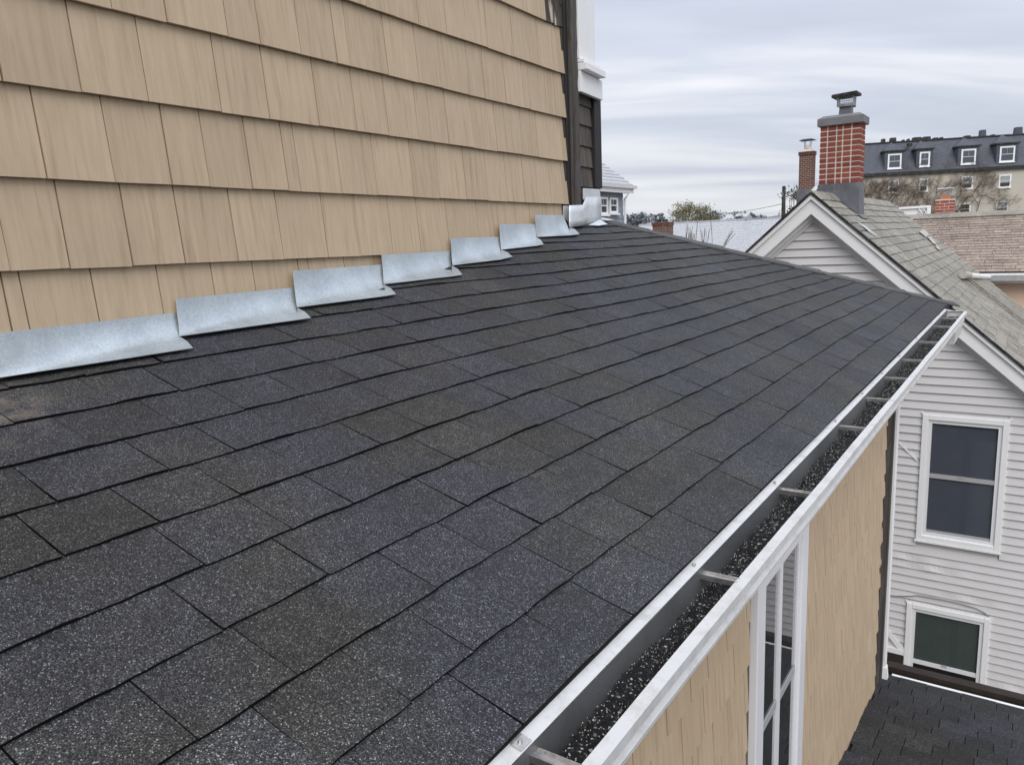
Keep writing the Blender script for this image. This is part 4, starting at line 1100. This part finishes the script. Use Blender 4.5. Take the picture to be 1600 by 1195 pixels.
for c in range(NC):
    X = PX0-r10.uniform(0, .4)
    while X < PX1:
        w = r10.choice((.3, .34, .5)); P = lambda x, d, h: V3((min(max(x, PX0), PX1), py-8, pz-4.0))+ud*d+nn*h
        A = [P(X+.006, c*e, .016), P(X+w-.006, c*e, .016), P(X+w-.006, (c+1)*e+.02, .004), P(X+.006, (c+1)*e+.02, .004)]
        X += w
        if A[1][0]-A[0][0] < .02: continue
        g.add(A+[p-nn*.014 for p in A], [(0, 1, 2, 3), (0, 4, 5, 1), (1, 5, 6, 2), (0, 3, 7, 4)])
g.mk('shingle_field', M_PALE, prf, kind='stuff')
mk('ridge_cap', *prism([(PX0, py-.15, pz-.05), (PX1, py-.15, pz-.05), (PX1, py+.15, pz-.05), (PX0, py+.15, pz-.05)], (0, 0, .09)), M_PALE, ph)
sy = 41.0; sx0, sx1 = onY(1019.5, 352, sy)[0], onY(1043.5, 352, sy)[0]; sz1 = onY(1030, 347.5, sy)[2]; sz0 = pz-2.4
ch3 = chimney(ph, sx0, sx1, sy, sy+.8, sz0, sz1, [1, 1, 1], 24, M_BRICK2, M_MORTAR2, joint=.014, proud=.003, corbel=.04)
for dx in (.22, .62):
    g = Geo(); g.tube([(sx0+dx, sy+.4, sz1), (sx0+dx, sy+.4, sz1+.17)], .14, 10); g.mk('flue', M_BLACKM, ch3)

# ------------------------------------------------------------------ blue-grey house at the left
HX = -12.6
bl = thing('blue_grey_house', (HX-3, 26, GZ), 'blue grey shingled house with a pale stepped roof beyond the corner flashing', 'house')
hy1 = onX(973, 310, HX)[1]; hy0 = hy1-7.0; hz1 = onX(960, 296, HX)[2]
bw = mk('wall', *box(HX-5, HX, hy0, hy1, GZ, hz1), M_BLUEGREY, bl)
z = hz1-.05; rr = random.Random(6)
while z > hz1-3.4:
    y = hy1-4.2
    while y < hy1-.01:
        w = rr.choice((.35, .5, .28, .42)); y1 = min(y+w, hy1)
        mk('siding_shingle', [(HX+.022, y+.004, z-.24), (HX+.022, y1-.004, z-.24+rr.uniform(-.01, .01)), (HX+.004, y1-.004, z), (HX+.004, y+.004, z), (HX, y+.004, z-.24), (HX, y1-.004, z-.24), (HX, y1-.004, z), (HX, y+.004, z)],
           [(0, 1, 2, 3), (0, 4, 5, 1), (1, 5, 6, 2), (0, 3, 7, 4)], M_BLUEGREY, bw)
        y = y1
    z -= .25
hyr = hy1+.30; er = onX(982.5, 289, HX+.3); tp = onY(941, 254, hyr)
hs = (tp[2]-er[2])/(er[0]-tp[0])                     # pitch of the roof, read along its far edge
EXR, EZR = HX+.3, onX(965, 289, HX+.3)[2]
hrf = mk('roof', *prism([(EXR, hy0, EZR), (EXR, hyr, EZR), (EXR-4.5, hyr, EZR+4.5*hs), (EXR-4.5, hy0, EZR+4.5*hs)], (0, 0, -.1)), M_PALE, bl)
for c in range(24):
    x0, x1 = EXR-c*.19, EXR-(c+1)*.19-.02
    A = [(x0, hy0, EZR+(EXR-x0)*hs+.05), (x0, hyr, EZR+(EXR-x0)*hs+.05), (x1, hyr, EZR+(EXR-x1)*hs+.006), (x1, hy0, EZR+(EXR-x1)*hs+.006)]
    mk('shingle_course', A+[(p[0], p[1], p[2]-.05) for p in A[:2]], [(0, 1, 2, 3), (0, 4, 5, 1)], M_PALE, hrf)
mk('fascia', *box(EXR-.03, EXR+.005, hy0, hyr, EZR-.26, EZR-.101), M_WHITE, bl)
mk('gutter', *box(EXR+.006, EXR+.10, hy0, hyr+.12, EZR-.10, EZR+.01), M_GUTW, bl)
mk('soffit', *box(HX+.03, EXR-.031, hy0, hyr, EZR-.25, EZR-.22), M_WHITE, bl)
g = Geo(); g.tube([(EXR+.02, hy1+.10, EZR-.1), (HX+.07, hy1+.03, EZR-.45), (HX+.07, hy1+.03, EZR-4)], .05, 8); g.mk('downspout', M_WHITE, bl)
def farwin(parent, P, ux, w, h, out, fw=.07, glassm=M_GLASS, room=M_DARK, rail=True, trim=M_WHITE, curtain=None):
    """window on a plane: P = lower left corner, ux = along, out = outwards"""
    uz = V3((0, 0, 1))
    def bx(a, b, c, d, o0, o1):
        q = [P+ux*a+uz*c+out*o0, P+ux*b+uz*c+out*o0, P+ux*b+uz*d+out*o0, P+ux*a+uz*d+out*o0]; return prism(q, out*(o1-o0))
    g = Geo(); g.add(*bx(0, fw, 0, h, .003, .06)); g.add(*bx(w-fw, w, 0, h, .003, .06)); g.add(*bx(fw, w-fw, h-fw, h, .003, .06)); g.add(*bx(fw, w-fw, 0, fw, .003, .06))
    win = g.mk('window', trim, parent)
    g = Geo(); g.add(*bx(-.05, w+.05, -.07, -.002, .003, .11)); g.mk('sill', trim, win)
    if rail: g = Geo(); g.add(*bx(fw, w-fw, h*.5-.02, h*.5+.02, .004, .045)); g.mk('meeting_rail', trim, win)
    g = Geo(); g.add(*bx(w*.5-.006, w*.5+.006, h*.5+.03, h-fw, .004, .0235)); g.mk('muntin', trim, win)
    g = Geo(); g.add([P+ux*fw+uz*fw+out*.024, P+ux*(w-fw)+uz*fw+out*.024, P+ux*(w-fw)+uz*(h-fw)+out*.024, P+ux*fw+uz*(h-fw)+out*.024], [(0, 1, 2, 3)]); g.mk('pane', glassm, win)
    g = Geo(); g.add(*bx(fw*.5, w-fw*.5, fw*.5, h-fw*.5, .003, .006)); g.mk('room_shade', room, win)
    if curtain: g = Geo(); g.add(*bx(fw, w-fw, h*.38, h-fw, .0065, .012)); g.mk('curtain', curtain, win)
    return win
for (u0, v0, u1, v1) in ((951.5, 333, 963.5, 309.5), (936.5, 335, 948, 308.5)):
    a = onX(u0, v0, HX+.024); b = onX(u1, v1, HX+.024)
    farwin(bl, V3((HX+.024, a[1], a[2])), V3((0, 1, 0)), b[1]-a[1], b[2]-a[2], V3((1, 0, 0)), fw=.07)

# ------------------------------------------------------------------ long mansard block
ML = wray(1350, 275)/FPX*76.0; MR = wray(1600, 263)/FPX*73.2; me_z = 5.19
mdir = V3((MR[0]-ML[0], MR[1]-ML[1], 0)); mdir /= np.linalg.norm(mdir); mout = V3((mdir[1], -mdir[0], 0))
if mout[1] > 0: mout = -mout
M0 = V3((ML[0], ML[1], 0))
def onblock(u, v, o=0.0):
    r = wray(u, v); t = (mout@M0+o)/(mout@r); return r*t
mb = thing('mansard_block', tuple(M0+mdir*10-mout*5+V3((0, 0, GZ))), 'long cream apartment block with slate blue mansard roof and dormers', 'apartment block')
s0, s1 = -0.8, 26.0
def MP(s, z, o=0.0): return M0+mdir*s+mout*o+V3((0, 0, z))
mk('wall', *prism([MP(s0, GZ), MP(s1, GZ), MP(s1, GZ, -11), MP(s0, GZ, -11)], (0, 0, me_z-GZ)), M_CREAM, mb)
mr_z = 8.45; bk_ = 1.9
mroof = mk('roof', [MP(s0, me_z+.2, .25), MP(s1, me_z+.2, .25), MP(s1, mr_z, -bk_), MP(s0, mr_z, -bk_), MP(s0, me_z+.2, -11), MP(s1, me_z+.2, -11), MP(s1, mr_z, -9), MP(s0, mr_z, -9)],
           [(0, 1, 2, 3), (3, 2, 6, 7), (7, 6, 5, 4), (0, 3, 7, 4), (1, 5, 6, 2), (0, 4, 5, 1)], M_SLATE, mb)
mk('eave_cornice', *prism([MP(s0, me_z-.10, .30), MP(s1, me_z-.10, .30), MP(s1, me_z+.20, .30), MP(s0, me_z+.20, .30)], -mout*.3), M_DRIP, mb)
mk('ridge_trim', *prism([MP(s0, mr_z-.02, -bk_+.12), MP(s1, mr_z-.02, -bk_+.12), MP(s1, mr_z+.10, -bk_+.12), MP(s0, mr_z+.10, -bk_+.12)], -mout*.3), M_DRIP, mb)
def scoord(p): return float((p-M0)@mdir)
for (u0, u1, v0, v1) in ((1386.5, 1409, 240, 264.5), (1436, 1453.5, 237, 261), (1501, 1525.5, 232.5, 257.5), (1561, 1586.5, 228, 254)):
    A = onblock(u0, v1, .1); B = onblock(u1, v0, .1); a0, a1 = scoord(A), scoord(B); z0, z1 = A[2], B[2]
    dm = Geo(); dm.add(*prism([MP(a0-.28, z0-.25, .08), MP(a1+.28, z0-.25, .08), MP(a1+.28, z1+.22, .08), MP(a0-.28, z1+.22, .08)], -mout*2.0))
    d = dm.mk('dormer', M_SLATE, mroof)
    mk('dormer_roof', *prism([MP(a0-.42, z1+.222, .2), MP(a1+.42, z1+.222, .2), MP(a1+.42, z1+.36, .2), MP(a0-.42, z1+.36, .2)], -mout*2.2), M_DRIP, mroof)
    am = (a0+a1)/2
    mk('dormer_gable', [MP(a0-.42, z1+.362, -.3), MP(a1+.42, z1+.362, -.3), MP(am, z1+1.25, -1.4), MP(a0-.42, z1+.362, -2.0), MP(a1+.42, z1+.362, -2.0)], [(0, 1, 2), (0, 2, 3), (1, 4, 2)], M_SLATE, mroof)
    farwin(mb, MP(a0, z0, .085), mdir, a1-a0, z1-z0, mout, fw=.14, room=M_BLINDSKY)  # slate blue behind the dormer panes stands in for reflected sky
rws = [[(1387, 1405, 282, 302), (1435, 1450.5, 279, 300), (1501, 1521, 275, 296), (1559.5, 1580.5, 272.5, 294)],
       [(1383, 1402, 322, 342), (1436, 1450, 320, 340), (1497, 1517, 317, 337), (1555.5, 1576, 314, 334)],
       [(1383, 1402, 362, 382), (1436, 1450, 360, 380), (1497, 1517, 357, 377), (1555.5, 1576, 354, 374)]]
for ri, rw in enumerate(rws):
    for ci, (u0, u1, v0, v1) in enumerate(rw):
        A = onblock(u0, v1); B = onblock(u1, v0)
        farwin(mb, MP(scoord(A), A[2]), mdir, scoord(B)-scoord(A), B[2]-A[2], mout, fw=.13, curtain=(M_CURTAIN if ci in (3, 0) or ri == 0 else None))
for (u, w, h, mt) in ((1379, .35, .5, M_DRIP), (1394, .6, .55, M_DRIP), (1410, .2, .3, M_DRIP), (1418, .2, .35, M_DRIP), (1431, .9, .45, M_DRIP), (1446, .8, .45, M_DRIP), (1460, .5, .3, M_DRIP), (1469, .3, .3, M_DRIP), (1509, .6, .3, M_DRIP), (1533, .55, .75, M_SLATE), (1549, .3, .25, M_DRIP), (1588, .7, .8, M_SLATE)):
    p = onblock(u, 228, -bk_-1); s_ = scoord(p)
    mk('roof_vent', *prism([MP(s_-w/2, mr_z+.0, -bk_-.6), MP(s_+w/2, mr_z, -bk_-.6), MP(s_+w/2*.8, mr_z+h, -bk_-.6), MP(s_-w/2*.8, mr_z+h, -bk_-.6)], -mout*.6), mt, mroof)
p = onblock(1421, 229, -1.0); g = Geo(); g.tube([p, p+V3((.0, 0, .28))], .26, 10); g.mk('satellite_dish', M_DRIP, mroof)

# leafless climbers on the block
def climber(name, label, u, v, hgt, spread, seed, depth=7):
    base = onblock(u, v, .15); rr = random.Random(seed); g = Geo()
    s_b, z_b = scoord(base), base[2]
    t = thing(name, tuple(MP(s_b, z_b, .15)), label, 'climber', 'leafless climbers on the cream block')
    def br(s, z, ang, ln, rad, d):
        pts = [MP(s, z, .15)]; a = ang
        for i in range(3):
            a += rr.uniform(-.3, .3); s += math.sin(a)*ln/3; z += math.cos(a)*ln/3; pts.append(MP(s, z, .15+rr.uniform(-.08, .2)))
        g.tube(pts, [rad, rad*.9, rad*.8, rad*.7], 3, False)
        if d > 0:
            for _ in range(rr.choice((2, 2, 3))):
                br(s, z, a+rr.uniform(-.75, .75)*spread, ln*rr.uniform(.66, .9), rad*.68, d-1)
    for q in range(3): br(s_b+rr.uniform(-.5, .5), z_b, (q-1)*.55*spread+rr.uniform(-.2, .2), hgt*.27, .06, depth)
    g.mk('stems', M_VINE, t)
for i, (u, v, h, sp, sd_, lb) in enumerate(((1364, 330, 3.4, 1.3, 1, 'dense leafless climber beside the red brick chimney on the cream wall'), (1378, 340, 4.4, 1.4, 2, 'leafless climber under the narrowest cream block windows'),
        (1404, 344, 4.6, 1.4, 3, 'leafless climber rising behind the white rooftop enclosure'), (1436, 346, 5.2, 1.4, 4, 'leafless climber between enclosure and clay topped chimney'),
        (1466, 350, 6.6, 1.4, 5, 'tall leafless climber rising behind the clay topped chimney'), (1494, 350, 6.6, 1.6, 6, 'widest leafless climber, reaching across bare cream wall'), (1520, 345, 5.2, 1.6, 8, 'sparse leafless climber ending beside bare cream wall'))):
    climber('climbing_vine', lb, u, v, h, sp, sd_, 6)

# ------------------------------------------------------------------ pole and wires
uy = 34.0; pt = onY(1225, 291, uy)
pole = thing('utility_pole', (pt[0], uy, GZ), 'weathered wooden utility pole with thin wires left of the white gable', 'utility pole')
g = Geo(); g.tube([(pt[0], uy, GZ), (pt[0], uy, 0), tuple(pt)], [.12, .095, .075], 12); g.mk('pole', M_POLE, pole)
g = Geo(); g.tube([(pt[0]-.02, uy-.10, pt[2]-.45), (pt[0]-.02, uy-.10, pt[2]-.25)], .035, 8); g.mk('insulator', M_CONC, pole)
for k, (va, ub, vb) in enumerate(((336, 1120, 343), (318, 1120, 333), (297, 1262, 316), (301, 1290, 318))):
    a = onY(1225, va, uy); b = onY(ub, vb, 60 if ub < 1200 else 26); pts = []
    for i in range(11):
        t = i/10; q = a*(1-t)+b*t; pts.append(q-V3((0, 0, .5*t*(1-t))))
    g = Geo(); g.tube(pts, .012, 5); g.mk('wire', M_BLACKM, pole)

# ------------------------------------------------------------------ trees and far ground
def tree(name, label, base, h, spread, leafm, seed, flat=.5, nleaf=1500, ls=.18, group=None, bare=False, depth=4, trunk=.4, wide=1.0):
    rr = random.Random(seed); t = thing(name, base, label, 'tree', group); g = Geo(); tips = []
    b = V3(base)
    def br(p, d, ln, rad, k):
        q = p+d*ln; mid = (p+q)/2+V3((rr.uniform(-.06, .06)*ln, rr.uniform(-.06, .06)*ln, 0))
        g.tube([p, mid, q], [rad, rad*.85, rad*.68], 5, False)
        if k == 0: tips.append(q); return
        for _ in range(rr.choice((2, 3, 3))):
            v = d*0.9+V3((rr.uniform(-1, 1)*spread, rr.uniform(-1, 1)*spread, rr.uniform(-.15, .6)*flat)); v /= np.linalg.norm(v)
            br(q, v, ln*rr.uniform(.6, .82), rad*.62, k-1)
        if k <= 2: tips.append(q)
    top = b+V3((0, 0, h*trunk)); g.tube([b, (b+top)/2+V3((.05*h*.1, 0, 0)), top], [h*.028*(.45 if bare else 1), h*.024*(.4 if bare else 1), h*.02*(.35 if bare else 1)], 8, False)
    for q in range(4):
        w = q*1.57+rr.uniform(-.4, .4); v = V3((math.cos(w)*spread, math.sin(w)*spread, .75)); v /= np.linalg.norm(v); br(top, v, h*.22, h*(.006 if bare else .012), depth)
    top_z = max(p[2] for p in tips)+(0 if bare else h*.02); kz = h/(top_z-b[2])
    for i_, p in enumerate(g.v): g.v[i_] = V3((b[0]+(p[0]-b[0])*kz*wide, b[1]+(p[1]-b[1])*kz*wide, b[2]+(p[2]-b[2])*kz))
    tips = [V3((b[0]+(p[0]-b[0])*kz*wide, b[1]+(p[1]-b[1])*kz*wide, b[2]+(p[2]-b[2])*kz)) for p in tips]
    g.mk('trunk', M_BARK, t)
    if not bare:
        vs = []; fs = []
        for _ in range(nleaf):
            c = tips[rr.randrange(len(tips))]+V3((rr.gauss(0, h*.022), rr.gauss(0, h*.022), rr.gauss(0, h*.010)))
            u = V3((rr.gauss(0, 1), rr.gauss(0, 1), rr.gauss(0, .7))); u /= np.linalg.norm(u); w = np.cross(u, V3((rr.random(), rr.random(), 1))); w /= np.linalg.norm(w)
            s_ = ls*rr.uniform(.5, 1.2); n = len(vs); vs += [c-u*s_, c+w*s_*.5, c+u*s_, c-w*s_*.5]; fs.append((n, n+1, n+2, n+3))
        mk('crown', vs, fs, leafm, t)
    return t
def at(u, v, y): return tuple(onY(u, v, y))
HZ = 110.0
def gtree(u, vtop, y, *a, **k):
    p = onY(u, vtop, y); return p
def plant(name, label, u, vtop, y, spread, leafm, seed, **k):
    p = onY(u, vtop, y); h = p[2]-GZ
    return tree(name, label, (p[0], y, GZ), h/1.0, spread, leafm, seed, **k)
plant('spreading_tree', 'wide flat topped olive green tree above the pale roof', 1086, 312, 78, 1.0, M_LEAF_OL, 4, flat=.45, nleaf=5200, ls=.11, trunk=.66, depth=5, wide=.5)
plant('bare_tree', 'slim leafless tree beside the small brick chimney', 1062, 342, 36.5, .35, None, 5, bare=True, depth=2, trunk=.62, wide=.6)
plant('bare_tree', 'slim leafless sapling against the pale grey roof', 1098, 344, 36, .35, None, 6, bare=True, depth=2, trunk=.62, wide=.6)
for i, (u, v, y, sp, mt, n) in enumerate(((1003, 334, 130, .8, M_LEAF_GR, 2500), (985, 331, 140, .6, M_LEAF_GR, 1500), (1018, 340, 140, .8, M_LEAF_GR, 2000), (1142, 327, 150, .8, M_LEAF_DK, 3000), (1128, 332, 150, .8, M_LEAF_GR, 2400), (1157, 331, 140, .9, M_LEAF_GR, 2600))):
    plant('far_tree', ('rounded hazy pale tree between blue grey house and small brick chimney', 'slim hazy tree hard against the blue grey house downspout', 'low hazy tree directly behind the small brick chimney', 'dark bluish round tree on the skyline behind the pale roof', 'hazy tree between the olive tree and the far grey shed', 'hazy pale tree at the end of the far grey shed')[i], u, v, y, sp, mt, 20+i, flat=.8, nleaf=n, ls=.38, trunk=.45, group='trees on the skyline')
plant('ivy_shrub', 'thin dark leafy tree top beside the brown chimney', 1244, 293, 38, .25, M_LEAF_IVY, 9, flat=1.0, nleaf=420, ls=.08, trunk=.86, depth=2, wide=.22)
fb = onY(1118, 339, 135); fe = onY(1163, 337, 135)
fl = thing('far_shed', (fb[0], 135, GZ), 'long low grey shed on the skyline behind the pale roof', 'shed')
mk('wall', *box(fb[0]+.3, fe[0]-.3, 135, 141, GZ, fb[2]-1.2), M_GREYW, fl)
mk('roof', *prism([(fb[0], 134.6, fb[2]-1.2), (fb[0], 138, fb[2]+.4), (fb[0], 141.4, fb[2]-1.2)], (fe[0]-fb[0], 0, 0)), M_PALE, fl)
g = Geo(); N = 80; rr = random.Random(77)
for i in range(N+1):
    x = -420+840*i/N; h = GZ+9+5*math.sin(i*.31)+3*math.sin(i*.83+1)+rr.uniform(-.6, .6)
    g.v += [V3((x, 330, GZ-1)), V3((x, 345, h*.7)), V3((x, 380, h)), V3((x, 520, GZ-1))]
for i in range(N):
    for c in range(3): g.f.append([i*4+c, i*4+c+1, i*4+c+5, i*4+c+4])
hl = g.mk('hills', M_HILL, smooth=True); hl['kind'] = 'structure'
